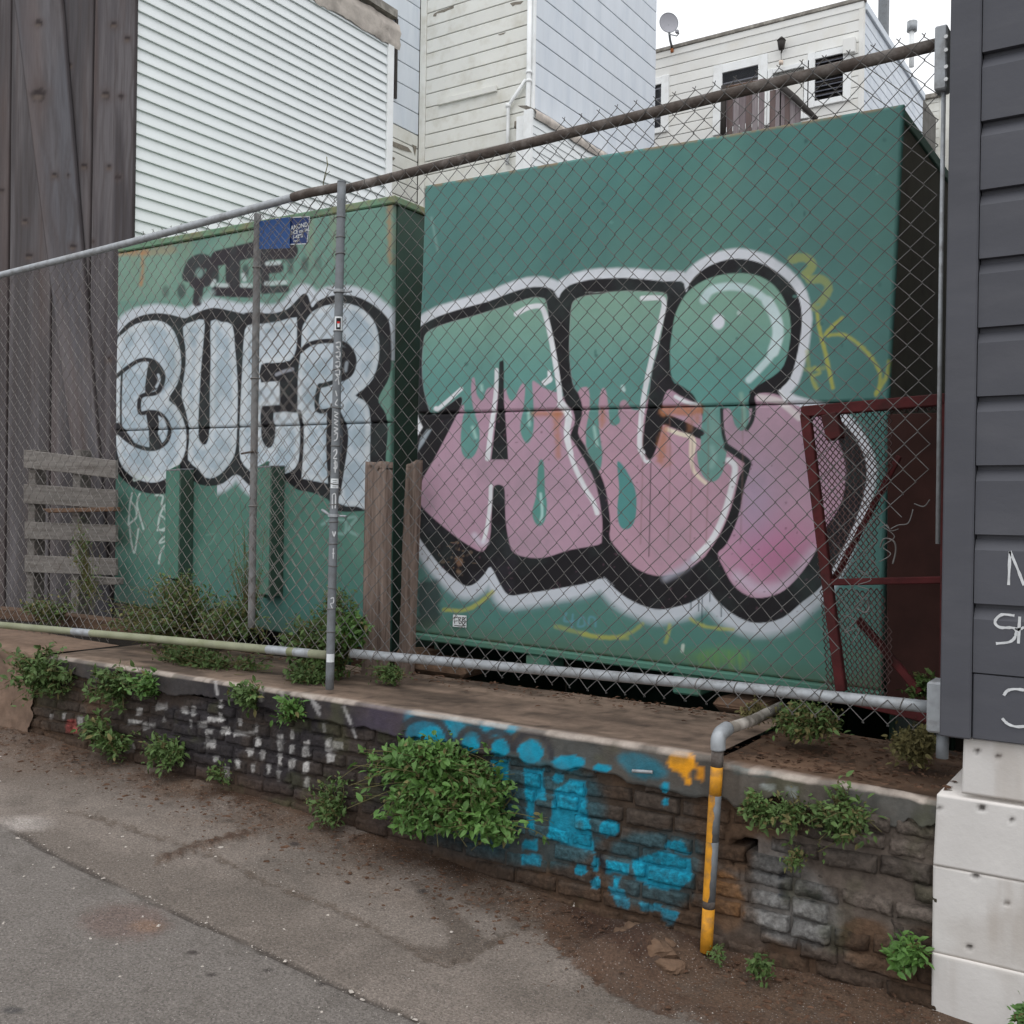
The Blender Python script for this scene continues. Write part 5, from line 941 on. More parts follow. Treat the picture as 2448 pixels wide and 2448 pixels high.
# concrete base with the notch at its top left corner
def conc(name, c, Y, seed):
    q = [at(u, v, 'Y', Y) for u, v in c]; q[1] = q[1] + (q[1] - q[0]) / np.linalg.norm(q[1] - q[0]) * .5; q[3] = q[3] + (q[3] - q[2]) / np.linalg.norm(q[3] - q[2]) * .5
    q[1][2] = q[0][2] + (q[1][0] - q[0][0]) * 0; q[3][2] = q[2][2]
    w = np.linalg.norm(q[1] - q[0]); h = abs(q[2][2] - q[0][2]); nx, ny = int(w / .007), max(6, int(h / .007)); V = quadgrid(*q, nx, ny)
    pa = Paint(V, C(192, 189, 186)); ii = np.arange(len(V)); n = fbm(V[:, 0] * 6, V[:, 2] * 6, seed); pa.mixin(ii, C(170, 164, 158), sstep(.5, .75, n) * .5)
    t = np.repeat(np.linspace(0, 1, ny), nx); V[:, 1] += .004 * (n - .5)
    for k in range(10):
        cx_, cz_ = V[:, 0].min() + random.random() * .9, V[:, 2].min() + random.random() * h; r = .0015 + .003 * random.random()
        dd = np.hypot((V[:, 0] - cx_) / 1.3, V[:, 2] - cz_); m = 1 - sstep(r * .8, r * 1.6 + .004, dd); V[:, 1] += .012 * m; pa.mixin(ii, C(62, 56, 52), m * .9)
    pa.mixin(ii, C(148, 136, 124), sstep(.58, .8, fbm(V[:, 0] * 14, V[:, 2] * 2.5, seed + 5)) * .35); pa.mixin(ii, C(224, 218, 212), sstep(.965, .99, t) * .6); pa.mixin(ii, C(150, 138, 126), (1 - sstep(.0, .03, t)) * .4)
    ring = np.concatenate([np.arange(nx), np.arange(1, ny) * nx + nx - 1, (ny - 1) * nx + np.arange(nx - 2, -1, -1), np.arange(ny - 2, 0, -1) * nx])
    B = V[ring].copy(); B[:, 1] = Y + .6; k = len(V); m = len(ring); j = np.arange(m); jn = (j + 1) % m
    add(name, np.vstack([V, B]), np.vstack([gridF(nx, ny), np.stack([ring[jn], ring[j], k + j, k + jn], 1)]), MT['concrete_white'], hg, smooth=False, col=np.vstack([pa.col, pa.col[ring]]))
    box(name, q[1][0] + .004, q[1][0] + 2.2, Y, Y + .6, q[0][2] + .002, q[2][2] - .002, MT['trim_white'], hg)
conc("concrete_lift", [(2299, 1896), (2440, 1896), (2304, 1764), (2440, 1764)], YG + .002, 1)
conc("concrete_lift", [(2231, 2067.4), (2440, 2067.4), (2240, 1899), (2440, 1899)], YG - .002, 2)
conc("concrete_lift", [(2228, 2275.2), (2440, 2275.2), (2231, 2068.6), (2440, 2068.6)], YG + .001, 3)
conc("concrete_lift", [(2226, 2560), (2440, 2560), (2228, 2276.4), (2440, 2276.4)], YG - .001, 4)
# chalk scrawl on the boards
def kg(x, y): return (1850 + x * .4657, 850 + y * .4657)
sc_ = []
for ln in [((1205, 1178), (1212, 1005)), ((1212, 1005), (1245, 1080), (1284, 1180)), ((1235, 1335), (1170, 1330), (1135, 1365), (1160, 1395), (1235, 1400), (1240, 1440), (1210, 1470), (1140, 1478)), ((1240, 1400), (1262, 1410)), ((1262, 1340), (1255, 1478)), ((1262, 1405), (1284, 1395)),
           ((1180, 1745), (1200, 1720), (1240, 1712), (1300, 1720)), ((1172, 1862), (1200, 1890), (1245, 1905), (1300, 1902))]:
    add("chalk_mark", *ribbon([at(*kg(*p), 'Y', YG - .0235) for p in crom(ln, 5, False)] if len(ln) > 2 else [at(*kg(a + (c - a) * t, b + (d - b) * t), 'Y', YG - .0235) for t in np.linspace(0, 1, 6) for (a, b), (c, d) in [ln]], .007, (0, -1, 0)), MT['chalk'], hg)
# ------------------------------------------------------------------ chain link fence
YF = 3.20
fence = root("chain_link_fence", (at(788, 1645, 'Y', 3.16)).tolist(), "tall chain link fence with galvanised pipe posts and rails on the low wall", "fence")
fp = lambda u, v, Y=YF: at(u, v, 'Y', Y)
def rail(name, px, r, m, Y=YF, n=10):
    P = crom([fp(u, v, Y) for u, v in px], 5, False) if len(px) > 2 else np.array([fp(*px[0], Y) + (fp(*px[1], Y) - fp(*px[0], Y)) * t for t in np.linspace(0, 1, 30)])
    return tube(name, P, r, m, fence, n), P
TR_PX = [(826, 452), (1200, 358), (1700, 235), (2254, 103)]; TL_PX = [(-160, 698), (0, 658), (310, 580), (621, 494), (735, 462), (815, 447)]
BR_PX = [(842, 1562), (1300, 1602), (1760, 1643), (2224, 1690)]; BL_PX = [(-160, 1480), (0, 1494), (400, 1530), (783, 1566)]
_, PTR = rail("top_rail", TR_PX, .0185, MT['rusty']); _, PTL = rail("top_rail", TL_PX[:5], .0175, MT['galv']); rail("rail_sleeve", [(700, 472), (735, 462), (815, 447)], .0195, MT['rusty'])
_, PBR = rail("bottom_rail", BR_PX, .0185, MT['galv']); _, PBL = rail("bottom_rail", BL_PX, .0185, MT['mossy'])
for u0, u1 in [(175, 218), (640, 690), (705, 742)]:
    rail("tape_band", [(u0, np.interp(u0, [0, 400, 783], [1494, 1530, 1566])), (u1, np.interp(u1, [0, 400, 783], [1494, 1530, 1566]))], .0192, MT['galv'])
YPOST = 3.152
post, PP = rail("post", [(817, 437), (788, 1648)], .0175, MT['galv_dull'], YPOST, 16)
rail("post", [(616, 512), (601, 1500)], .0165, mat("rust_topped_pipe", C(118, 118, 118), rough=.65, var=.15, scale=14, dirt=C(96, 78, 68), dirt_amt=.7, dscale=6, metal=.1), YF + .06, 14)
Vc, Fc = sweep([PP[0] + [0, 0, .0], PP[0] + [0, 0, .006]], .0185, 14); add("post_cap", Vc, Fc, MT['galv_dull'], fence)
def ring(name, c, r, rr, m, tilt=0.0):
    P = [c + np.array([r * math.cos(a), r * math.sin(a), tilt * math.cos(a)]) for a in np.linspace(0, 2 * math.pi, 17)]
    V, F = sweep(P, rr, 5, False); add(name, V, F, m, fence, smooth=True)
for v in (520, 568, 608, 700, 792, 884, 974, 1066, 1156, 1206, 1248, 1300, 1352, 1404, 1455, 1510):
    t = (v - 437) / (1648 - 437.); c = PP[0] + (PP[-1] - PP[0]) * t; ring("wire_tie", c, .0188, .0022, MT['wire'], random.uniform(-.004, .004))
for v in (696, 1232):
    t = (v - 437) / (1648 - 437.); c = PP[0] + (PP[-1] - PP[0]) * t
    V, F = sweep([c + [0, 0, -.006], c + [0, 0, .006]], .024, 14); add("clamp", V, F, MT['galv'], fence)
    tube("clamp_bolt", [c + [-.018, -.01, .004], c + [-.075, .01, .022]], .006, MT['galv'], fence, 6); tube("bolt_tail", [c + [-.03, .0, .0], c + [.05, .02, -.002]], .005, MT['galv'], fence, 6)
pin0, pin1 = fp(616, 512, YF + .06), fp(601, 1500, YF + .06)
for v in (640, 905, 1082, 1210):
    t = (v - 512) / 988.; c = pin0 + (pin1 - pin0) * t; ring("wire_tie", c, .019, .003, MT['wire_dull'])
tube("tie_tail", [pin0 + (pin1 - pin0) * .58 + [-.06, -.02, .0], pin0 + (pin1 - pin0) * .58 + [.03, -.02, .01]], .005, MT['rusty'], fence, 6)
for k in range(26):
    u = 900 + 1280 * (k + .5) / 26; i = int(len(PBR) * (u - 842) / (2224 - 842)); c = PBR[min(i, len(PBR) - 1)]
    P = [c + np.array([0, .0195 * math.cos(a), .0195 * math.sin(a)]) + np.array([.006 * math.sin(a), 0, 0]) for a in np.linspace(0, 2 * math.pi, 13)]
    V, F = sweep(P, .0018, 4, False); add("wire_tie", V, F, MT['wire_dull'], fence, smooth=True)
# ribbons of marker writing and two stickers on the post
def on_post(dx, dv):   # dx across the post (-1..1), dv photo row
    t = (dv - 437) / (1648 - 437.); c = PP[0] + (PP[-1] - PP[0]) * t; r = .0181
    vd = np.array([-c[0], -c[1], 0]); vd /= np.linalg.norm(vd); sd_ = np.array([-vd[1], vd[0], 0]); sd_ = sd_ if sd_ @ RT > 0 else -sd_
    return c + sd_ * r * dx * .9 + vd * r * math.sqrt(max(0, 1 - (dx * .9) ** 2))
mk = []
vdir = np.array([0.69, -0.72, 0])
def wr(*pts): mk.append(ribbon([on_post(*p) for p in crom(pts, 3, False)], .0045, vdir, .0008))
for v0 in (822, 845, 868, 888): wr((-.5, v0), (.5, v0 - 3), (.5, v0 + 9), (-.4, v0 + 7), (.5, v0 + 16))
wr((-.4, 912), (.2, 905), (.5, 920)); wr((-.3, 935), (.1, 948)); wr((.3, 955), (-.3, 966), (.3, 970))
for v0 in (985, 1003, 1022): wr((-.5, v0), (.5, v0 + 4), (-.4, v0 + 9), (.5, v0 + 14))
wr((-.4, 1040), (.4, 1036), (.3, 1050), (-.4, 1054)); wr((-.5, 1080), (.2, 1074), (.3, 1084), (-.4, 1096), (.5, 1096)); wr((-.3, 1108), (.4, 1104), (.4, 1120), (-.4, 1118)); wr((.0, 1100), (.1, 1130)); wr((-.4, 1182), (.3, 1182), (.3, 1215)); wr((-.5, 1182), (-.4, 1216))
wr((-.2, 1270), (.2, 1282), (.5, 1270)); wr((.1, 1310), (.1, 1335)); wr((-.2, 1322), (.4, 1322)); wr((-.3, 1430), (.4, 1428), (.4, 1440), (-.3, 1442), (.3, 1455))
add("marker_writing", *join(mk), MT['chalk'], post)
def wrap(name, v0, v1, m, parent, d0=-.95, d1=.95, lift=.0010):
    V = []; 
    for v in (v0, v1):
        for k in range(7): V.append(on_post(d0 + (d1 - d0) * k / 6, v) + vdir * lift)
    return add(name, V, [(k, k + 1, 8 + k, 7 + k) for k in range(6)], m, parent)
s1 = wrap("sticker", 758, 792, MT['sticker'], post); wrap("dark_hood", 762, 789, MT['black'], s1, -.55, .6, .0016); wrap("pale_face", 770, 784, MT['sticker'], s1, -.25, .3, .0022); wrap("red_glasses", 770, 775, MT['red_ink'], s1, -.35, .4, .0027)
s2 = wrap("sticker", 1144, 1167, MT['sticker'], post); wrap("sticker", 1562, 1582, MT['sticker'], post)
for v in (1148, 1153, 1158, 1163): wrap("print_line", v, v + 1.5, MT['galv_dull'], s2, -.5, .5, .0016)
# woven wire
def torn(P):
    u, v = proj(P); poly = np.array([(2260, 1105), (2215, 1150), (2176, 1222), (2110, 1280), (2085, 1400), (2015, 1560), (1992, 1632), (2030, 1660), (2260, 1690)])
    ins = np.zeros(len(u), bool)
    for i in range(len(poly)):
        a, b = poly[i - 1], poly[i]
        if a[1] != b[1]: ins ^= ((a[1] > v) != (b[1] > v)) & (u < (b[0] - a[0]) * (v - a[1]) / (b[1] - a[1]) + a[0])
    return ins
def chain(name, x0, x1, Y, zlo, zhi, m, sag=.0, tear=False, seed=1, r=.0014, H=.072):
    a = H / 4; parts = []; n = int((x1 - x0) / (2 * a)); Vs, Fs, off = [], [], 0
    for k in range(n):
        xc = x0 + (k + .5) * 2 * a; lo, hi = zlo(xc), zhi(xc)
        xp = x0 + (2 * (k // 2) + 1) * 2 * a; j0, j1 = int(math.floor(zlo(xp) / (H / 2))), int(math.ceil(zhi(xp) / (H / 2))); j0 -= (j0 + 1) % 2; j1 += (j1 + 1) % 2
        pts = []
        for j in range(j0, j1 + 1):
            sgn = 1 if (j + k) % 2 else -1; z = j * H / 2
            wx = .020 * (fbm(np.array(xc * 2.0), np.array(z * 1.5), seed) - .5) * 2; wz = .018 * (fbm(np.array(xc * 1.7), np.array(z * 1.9), seed + 3) - .5) * 2; wy = sag * (fbm(np.array(xc * 1.1), np.array(z * 1.1), seed + 6) - .5) * 2
            x = xc + sgn * (a + .0014); 
            pts.append((x - sgn * .0035 + wx, Y + .0022 + wy, z - .0028 + wz)); pts.append((x + wx, Y + wy, z + wz)); pts.append((x - sgn * .0035 + wx, Y - .0022 + wy, z + .0028 + wz))
        # knuckled tips above and below the rails
        e = pts[-1]; pts.append((e[0] + (.004 if k % 2 else -.004), e[1] - .003, e[2] + .004)); e = pts[0]; pts.insert(0, (e[0], e[1], e[2] - .004))
        P = np.array(pts)
        runs = [P]
        if tear:
            keep = ~torn(P); runs = []; cur = []
            for q, kp in zip(P, keep):
                if kp: cur.append(q)
                elif cur: runs.append(np.array(cur)); cur = []
            if cur: runs.append(np.array(cur))
        for R_ in runs:
            if len(R_) < 3: continue
            V, F = sweep(R_, r, 4, False); Vs += V; Fs += [tuple(i + off for i in f) for f in F]; off += len(V)
    o = add(name, Vs, np.array(Fs), m, fence, smooth=True); o["kind"] = "stuff"; return o
zi = lambda P: (lambda x: float(np.interp(x, P[:, 0], P[:, 2])))
xpost = PP[15][0]
chain("wire_mesh", xpost + .005, PTR[-1][0] + .02, YF - .024, lambda x: zi(PBR)(x) - .012, lambda x: zi(PTR)(x) - .026, MT['wire'], .016, True, 3)
chain("wire_mesh", PTL[0][0], xpost, YF + .024, lambda x: zi(PBL)(x) + .03, lambda x: zi(PTL)(x) - .035, MT['wire_dull'], .012, False, 8)
chain("wire_mesh", pin0[0] - .02, xpost - .01, YF + .045, lambda x: zi(PBL)(x) + .25, lambda x: zi(PTL)(x) - .03, MT['wire_dull'], .02, False, 18)
# loose ends in the torn corner
def kg(x, y): return (1850 + x * .4657, 850 + y * .4657)
lw = []
for ln, yy, r in [(((720, 760), (770, 775), (800, 740)), 3.18, .0018), (((545, 985), (560, 945), (590, 940), (620, 960), (625, 1010), (610, 1070)), 3.25, .0028), (((600, 890), (640, 870), (690, 860), (715, 790)), 3.18, .0017), (((540, 890), (580, 870), (600, 900), (640, 890)), 3.19, .0017), (((430, 1300), (470, 1320), (490, 1290), (480, 1240)), 3.27, .0028), (((560, 880), (620, 930), (560, 980), (600, 1020), (540, 1060)), 3.2, .0016), (((440, 1100), (500, 1150), (430, 1180), (490, 1210), (410, 1290)), 3.2, .0016), (((350, 1330), (420, 1360), (360, 1420), (440, 1400), (400, 1480)), 3.22, .0016)]:
    lw.append(sweep(crom([at(*kg(*p), 'Y', yy + .02 * random.random()) for p in ln], 5, False), r, 5))
add("loose_wires", *join(lw), MT['wire'], fence, smooth=True)
# end plates against the grey building
a = fp(2262, 200, YF); b = fp(2236, 60, YF)
e1_ = fp(2246, 62, 3.15); e2_ = fp(2246, 215, 3.15); box("end_bracket", e1_[0] - .012, e1_[0] + .022, 3.145, 3.20, e2_[2], e1_[2], MT['galv'], fence, .004)
tube("tension_bar", [fp(2256, 215, 3.17), fp(2249, 700, 3.17), fp(2242, 1300, 3.17)], .0065, MT['galv'], fence, 8)
e1_ = fp(2226, 1630, 3.13); e2_ = fp(2226, 1752, 3.13); box("end_bracket", e1_[0] - .012, e1_[0] + .045, 3.13, 3.23, e2_[2], e1_[2], MT['galv'], fence, .006)
tube("foot_pipe", [fp(2254, 1755, 3.16), fp(2252, 1812, 3.16)], .017, MT['galv_dull'], fence, 10)
for v in (88, 120, 160, 190):
    p = fp(2262, v, 3.143); V, F = sweep([p, p + [0, -.004, 0]], .006, 6); add("bolt", V, F, MT['trim_white'], fence)

# ------------------------------------------------------------------ blue fence-maker's sign
YS = YF + .066
sg = root("fence_sign", fp(660, 590, YS).tolist(), "dark blue sign with white lettering wired to the fence under the rail", "sign")
q = [fp(*p, YS) for p in cH((1030, 305), (1200, 298), (1215, 152), (1030, 162))]; prism("plate", q, [0, .003, 0], MT['blue_sign'], sg)
fr = []
for a, b in zip(q, q[1:] + q[:1]): fr.append(ribbon([a + (b - a) * t + [0, -.0012, 0] for t in np.linspace(0, 1, 5)], .004, (0, -1, 0)))
add("white_border", *join(fr), MT['sticker'], sg)
def text(name, s, px, hpx, parent, m, Y, tilt):
    cu = bpy.data.curves.new(name, 'FONT'); cu.body = s; p = fp(*px, Y); cu.size = hpx * p_d(p) / FPX * 1.35; cu.extrude = .0004; cu.materials.append(m); cu.offset = .0006
    tmp = bpy.data.objects.new(name, cu); SC.collection.objects.link(tmp); bpy.context.view_layer.update(); me = bpy.data.meshes.new_from_object(tmp.evaluated_get(bpy.context.evaluated_depsgraph_get())); bpy.data.objects.remove(tmp)
    o = bpy.data.objects.new(name, me); SC.collection.objects.link(o); o.parent = parent; o.location = p - wl(parent); o.rotation_euler = (math.pi / 2, -tilt, 0); WL[o.name] = p; return o
def p_d(p): return float((p - CAM) @ FW)
tl_ = .03
text("lettering", "AMOND", cH((1112, 226))[0], 11, sg, MT['sticker'], YS - .002, tl_); text("lettering", "NCE co. inc.", cH((1112, 250))[0], 9, sg, MT['sticker'], YS - .002, tl_); text("lettering", "1-4292", cH((1122, 274))[0], 9, sg, MT['sticker'], YS - .002, tl_); text("lettering", "fencing", cH((1128, 290))[0], 5, sg, MT['sticker'], YS - .002, tl_)
q = [fp(*p, YS - .006) for p in cH((940, 328), (1108, 322), (1112, 155), (945, 178))]; pl = prism("blue_plate", q, [0, -.003, 0], MT['blue_plate'], None)
tag(pl, "plain mid blue metal plate covering left half of the fence sign", "plate")

# ------------------------------------------------------------------ red mesh gate leaning in the corner
YR = 3.42
gt = root("red_gate_frame", at(2100, 1700, 'Y', YR).tolist(), "red oxide steel gate frame with torn expanded mesh leaning behind the fence corner", "gate")
def bar(name, p0, p1, w, m=MT['red'], parent=gt, Y=YR, Yb=None):
    a = at(*p0, 'Y', Y); b = at(*p1, 'Y', Y if Yb is None else Yb); d = b - a; L_ = np.linalg.norm(d); d /= L_; s = np.cross(d, [0, 1, 0]); s /= np.linalg.norm(s); t_ = np.cross(d, s); V = []
    for e in (a, b):
        for i, j in ((-1, -1), (1, -1), (1, 1), (-1, 1)): V.append(e + s * i * w / 2 + t_ * j * w / 2)
    V, F = bevmesh(V, [(3, 2, 1, 0), (4, 5, 6, 7), (0, 1, 5, 4), (1, 2, 6, 5), (2, 3, 7, 6), (3, 0, 4, 7)], .003); return add(name, V, F, m, parent)
bar("top_bar", (1918, 985), (2262, 955), .036); bar("side_bar", (1926, 990), (2012, 1652), .032); bar("side_bar", (2268, 960), (2262, 1760), .036)
bar("mid_bar", (1975, 1392), (2262, 1386), .022); bar("bottom_bar", (2012, 1668), (2262, 1725), .03)
bar("diagonal_brace", (1990, 1395), (2150, 1090), .018, Y=YR + .04); bar("diagonal_brace", (2052, 1480), (2200, 1655), .024, Y=YR + .05); bar("latch_plate", (1985, 990), (1998, 1050), .05, Y=YR - .01)
def expanded():
    c = [at(1975, 1650, 'Y', YR + .012), at(2262, 1725, 'Y', YR + .012), at(1930, 985, 'Y', YR + .012), at(2262, 960, 'Y', YR + .012)]; W_ = .52; H_ = .88; parts = []; sw, lw_ = .0115, .022
    nx, ny = int(W_ / sw), int(H_ / (lw_ / 1)); Vs, Fs, off = [], [], 0
    bil = lambda s, t: (c[0] * (1 - s) + c[1] * s) * (1 - t) + (c[2] * (1 - s) + c[3] * s) * t
    for k in range(nx):
        pts = []
        for j in range(2 * ny + 1):
            s = (k + .5 + (.48 if (j + k) % 2 else -.48)) / nx; t = j / (2 * ny); P = bil(s, t) + np.array([0, .03 * (float(fbm(np.array(s * 3), np.array(t * 4), 5)) - .5), 0])
            uu, vv = proj(P[None]); ok = not (uu[0] > 2118 + 20 * math.sin(t * 9) and t < .97) and not (abs(vv[0] - 1395) < 10)
            if ok: pts.append(P)
            else:
                if len(pts) > 2: V, F = sweep(np.array(pts), .0026, 3, False); Vs += V; Fs += [tuple(i + off for i in f) for f in F]; off += len(V)
                pts = []
        if len(pts) > 2: V, F = sweep(np.array(pts), .0026, 3, False); Vs += V; Fs += [tuple(i + off for i in f) for f in F]; off += len(V)
    o = add("expanded_mesh", Vs, np.array(Fs), MT['expanded'], gt); o["kind"] = "stuff"
expanded()
rs = root("rusty_sheet", at(2180, 1690, 'Y', 3.62).tolist(), "dark rust brown steel sheet standing in the shadowed corner behind the red gate", "metal sheet")
q = [at(u, v, 'Y', 3.66) for u, v in ((2120, 1700), (2290, 1760), (2290, 985), (2122, 990))]; prism("sheet", q, [0, .012, 0], MT['rust_sheet'], rs, .002)
a_ = at(2122, 1389, 'Y', 3.655); b_ = at(2290, 1384, 'Y', 3.655); tube("rust_seam", [a_, b_], .006, MT['rust'], rs, 6)

# ------------------------------------------------------------------ yard clutter
for (ul, ur, vt_, vb_, Yp, lab, nm, lean) in [(864, 914, 1097, 1612, 3.62, "broad rotten upright timber with broken top beside the fence post", "timber_upright", 0), (950, 974, 1100, 1620, 3.76, "narrow dark upright timber squeezed between the two containers", "timber_upright", .03)]:
    a = at(ul, vb_, 'Y', Yp); b = at(ur, vb_, 'Y', Yp); zt_ = at((ul + ur) / 2, vt_, 'Y', Yp)[2]; w = b[0] - a[0]; nx, ny = 10, 60
    V = quadgrid((a[0], Yp, ZT - .02), (b[0], Yp, ZT - .02), (a[0] + lean, Yp, zt_), (b[0] + lean, Yp, zt_ + .01), nx, ny); V[:, 1] += .012 * (fbm(V[:, 0] * 40, V[:, 2] * 2, 6) - .5)
    top = V[:, 2] > zt_ - .03; V[top, 2] -= .04 * fbm(V[top, 0] * 40, V[top, 2] * 0, 9)
    ring_ = np.concatenate([np.arange(nx), np.arange(1, ny) * nx + nx - 1, (ny - 1) * nx + np.arange(nx - 2, -1, -1), np.arange(ny - 2, 0, -1) * nx]); B = V[ring_].copy(); B[:, 1] = Yp + .05; k = len(V); m = len(ring_); j = np.arange(m); jn = (j + 1) % m
    B2 = np.arange(k, k + m)
    o = add(nm, np.vstack([V, B]), np.vstack([gridF(nx, ny), np.stack([ring_[jn], ring_[j], k + j, k + jn], 1)]), MT['beam'], None); tag(o, lab, "timber")
pal = root("slatted_pallet", (at(160, 1440, 'Y', 3.98)).tolist(), "grey weathered wooden slats of a pallet standing left of the containers", "pallet")
for (v0, v1, dv, x0, x1) in [(1075, 1118, 26, 56, 276), (1157, 1203, 14, 56, 276), (1247, 1288, 8, 58, 276), (1327, 1368, 8, 58, 276)]:
    q = [at(x0, v1, 'Y', 4.03), at(x1, v1 + dv, 'Y', 4.03), at(x1, v0 + dv, 'Y', 4.03), at(x0, v0, 'Y', 4.03)]; prism("slat", q, [0, .022, 0], MT['slat'], pal, .003)
q = [at(115, 1226, 'Y', 3.98), at(272, 1222, 'Y', 3.98), at(272, 1212, 'Y', 3.98), at(100, 1216, 'Y', 3.98)]; prism("loose_board", q, [0, .05, 0], MT['timber'], pal, .003)
for uu in (62, 168):
    p0, p1 = at(uu, 1450, 'Y', 4.056), at(uu + 16, 1075, 'Y', 4.056); box("upright", p0[0], p0[0] + .08, 4.056, 4.14, ZT - .02, p1[2], MT['slat'], pal, .004)
q = [at(195, 1400, 'Y', 3.95), at(276, 1398, 'Y', 3.95), at(276, 1382, 'Y', 3.95), at(210, 1378, 'Y', 3.95)]; prism("loose_board", q, [0, .06, 0], MT['slat'], pal, .003)
for (p0, p1, lab) in [((-60, 1462), (78, 1475), "short weathered timber at the far left under the bottom rail"), ((120, 1480), (520, 1528), "long brown timber lying behind the mossy bottom rail")]:
    a, b = at(*p0, 'Y', 3.72), at(*p1, 'Y', 3.72); o = prism("base_timber", [a + [0, 0, -.035], b + [0, 0, -.035], b + [0, 0, .035], a + [0, 0, .035]], [0, .11, 0], MT['timber'], None, .006); tag(o, lab, "timber")
# stones wedged under the right container
for i, (u, v, w, h, lab) in enumerate([(1002, 1585, .16, .10, "brown stone wedged under the left corner of the right container"), (1075, 1588, .30, .07, "flat brown slab lying in the gap below the container"), (1790, 1650, .22, .05, "rusty lump in the dark gap below the container")]):
    p = at(u, v, 'Y', 3.95); V, F = bevmesh(boxv(-w / 2, w / 2, -.1, .1, 0, h), BOXF, .02); V = np.array(V) + .012 * (rng.random((len(V), 3)) - .5)
    tag(add("stone", V + [p[0], p[1], ZT - .01], F, MT['stone'] if i < 2 else MT['timber'], None, smooth=False), lab, "stone")
# ------------------------------------------------------------------ bent pipe guard with yellow paint
yg = root("pipe_guard", at(1690, 2262, 'Y', YW - .05).tolist(), "bent steel pipe with flaking yellow paint standing against the brick wall", "pipe")
YQ = YW - .055
def gp(u, v): return at(u, v, 'Y', YQ)
bot, topp = gp(1688, 2275), gp(1717, 1775)
ptm = mat("half_painted_pipe", C(196, 132, 34), rough=.7, var=.15, scale=22, dirt=C(120, 108, 104), dirt_amt=.95, dscale=9, stretch=(1, 1, .3), bump=.0008, bscale=80)
cuts = [(2275, 2170, MT['yellow']), (2170, 2152, MT['rusty']), (2152, 2010, MT['galv_dull']), (2010, 1900, MT['galv_dull']), (1900, 1832, MT['yellow']), (1832, 1790, MT['rusty'])]
for a, b, m in cuts:
    f = lambda v: bot + (topp - bot) * ((2275 - v) / 500.)
    pl_ = tube("pipe_length", [f(a), f((a + b) / 2), f(b)], .0195, m, yg, 14)
    if m is MT['galv_dull']:                       # yellow left on one half of the pipe
        vd = np.array([-f(a)[0], -f(a)[1], 0]); vd /= np.linalg.norm(vd); sdv = np.array([vd[1], -vd[0], 0]); sdv = sdv if sdv @ RT < 0 else -sdv; V = []; ts = np.linspace(0, 1, 24)
        for t in ts:
            c_ = f(a + (b - a) * t); w0 = .15 + .5 * float(fbm(np.array(t * 7 + a), np.array(1.0), 3))
            for k in range(7): an = (w0 - .35) + (1.9 - (w0 - .35)) * k / 6; V.append(c_ + .0199 * (sdv * math.sin(an) + vd * math.cos(an)))
        add("yellow_streak", V, [(i * 7 + k, i * 7 + k + 1, i * 7 + k + 8, i * 7 + k + 7) for i in range(23) for k in range(6)], MT['yellow'], pl_, smooth=True)
el0 = gp(1717, 1792); el1 = gp(1717, 1768); dr = at(1866, 1690, 'Y', 3.6) - el1; dr /= np.linalg.norm(dr)
P = crom([el0, el1, el1 + np.array([0, 0, .016]) + dr * .022, el1 + [0, 0, .02] + dr * .07], 5, False); tube("elbow", P, .0235, MT['galv'], yg, 14)
tube("sloping_length", [el1 + [0, 0, .02] + dr * .05, at(1800, 1722, 'Y', 3.33), at(1866, 1690, 'Y', 3.6)], .0185, mat("white_spotted_pipe", C(120, 114, 106), rough=.75, var=.2, scale=16, dirt=C(206, 200, 192), dirt_amt=.8, dscale=9), yg, 12)
tube("wall_bolt", [at(1512, 1843, 'Y', YW - .03), at(1560, 1846, 'Y', YW - .03)], .006, MT['galv'], wall, 8)
# ------------------------------------------------------------------ weeds
LT = np.array([(0, 0, 0), (.30, 0, .0), (.65, 0, -.01), (1, 0, -.10), (.22, .26, .06), (.55, .27, .06), (.82, .13, -.01), (.22, -.26, .06), (.55, -.27, .06), (.82, -.13, -.01)])
LF = np.array([(0, 1, 4, 4), (1, 2, 5, 4), (2, 3, 6, 5), (0, 7, 1, 1), (1, 7, 8, 2), (2, 8, 9, 3)])
def leaves(pos, dirs, nrm, size, wid=.8):
    N = len(pos); d = dirs / (np.linalg.norm(dirs, axis=1, keepdims=True) + 1e-9); s = np.cross(nrm, d); s /= np.linalg.norm(s, axis=1, keepdims=True) + 1e-9; n = np.cross(d, s)
    T = LT[None] * np.array([1, wid, 1]); V = pos[:, None] + size[:, None, None] * (T[..., 0:1] * d[:, None] + T[..., 1:2] * s[:, None] + T[..., 2:3] * n[:, None])
    F = (LF[None] + (np.arange(N) * 10)[:, None, None]).reshape(-1, 4)
    return V.reshape(-1, 3), [tuple(dict.fromkeys(f)) for f in F.tolist()]
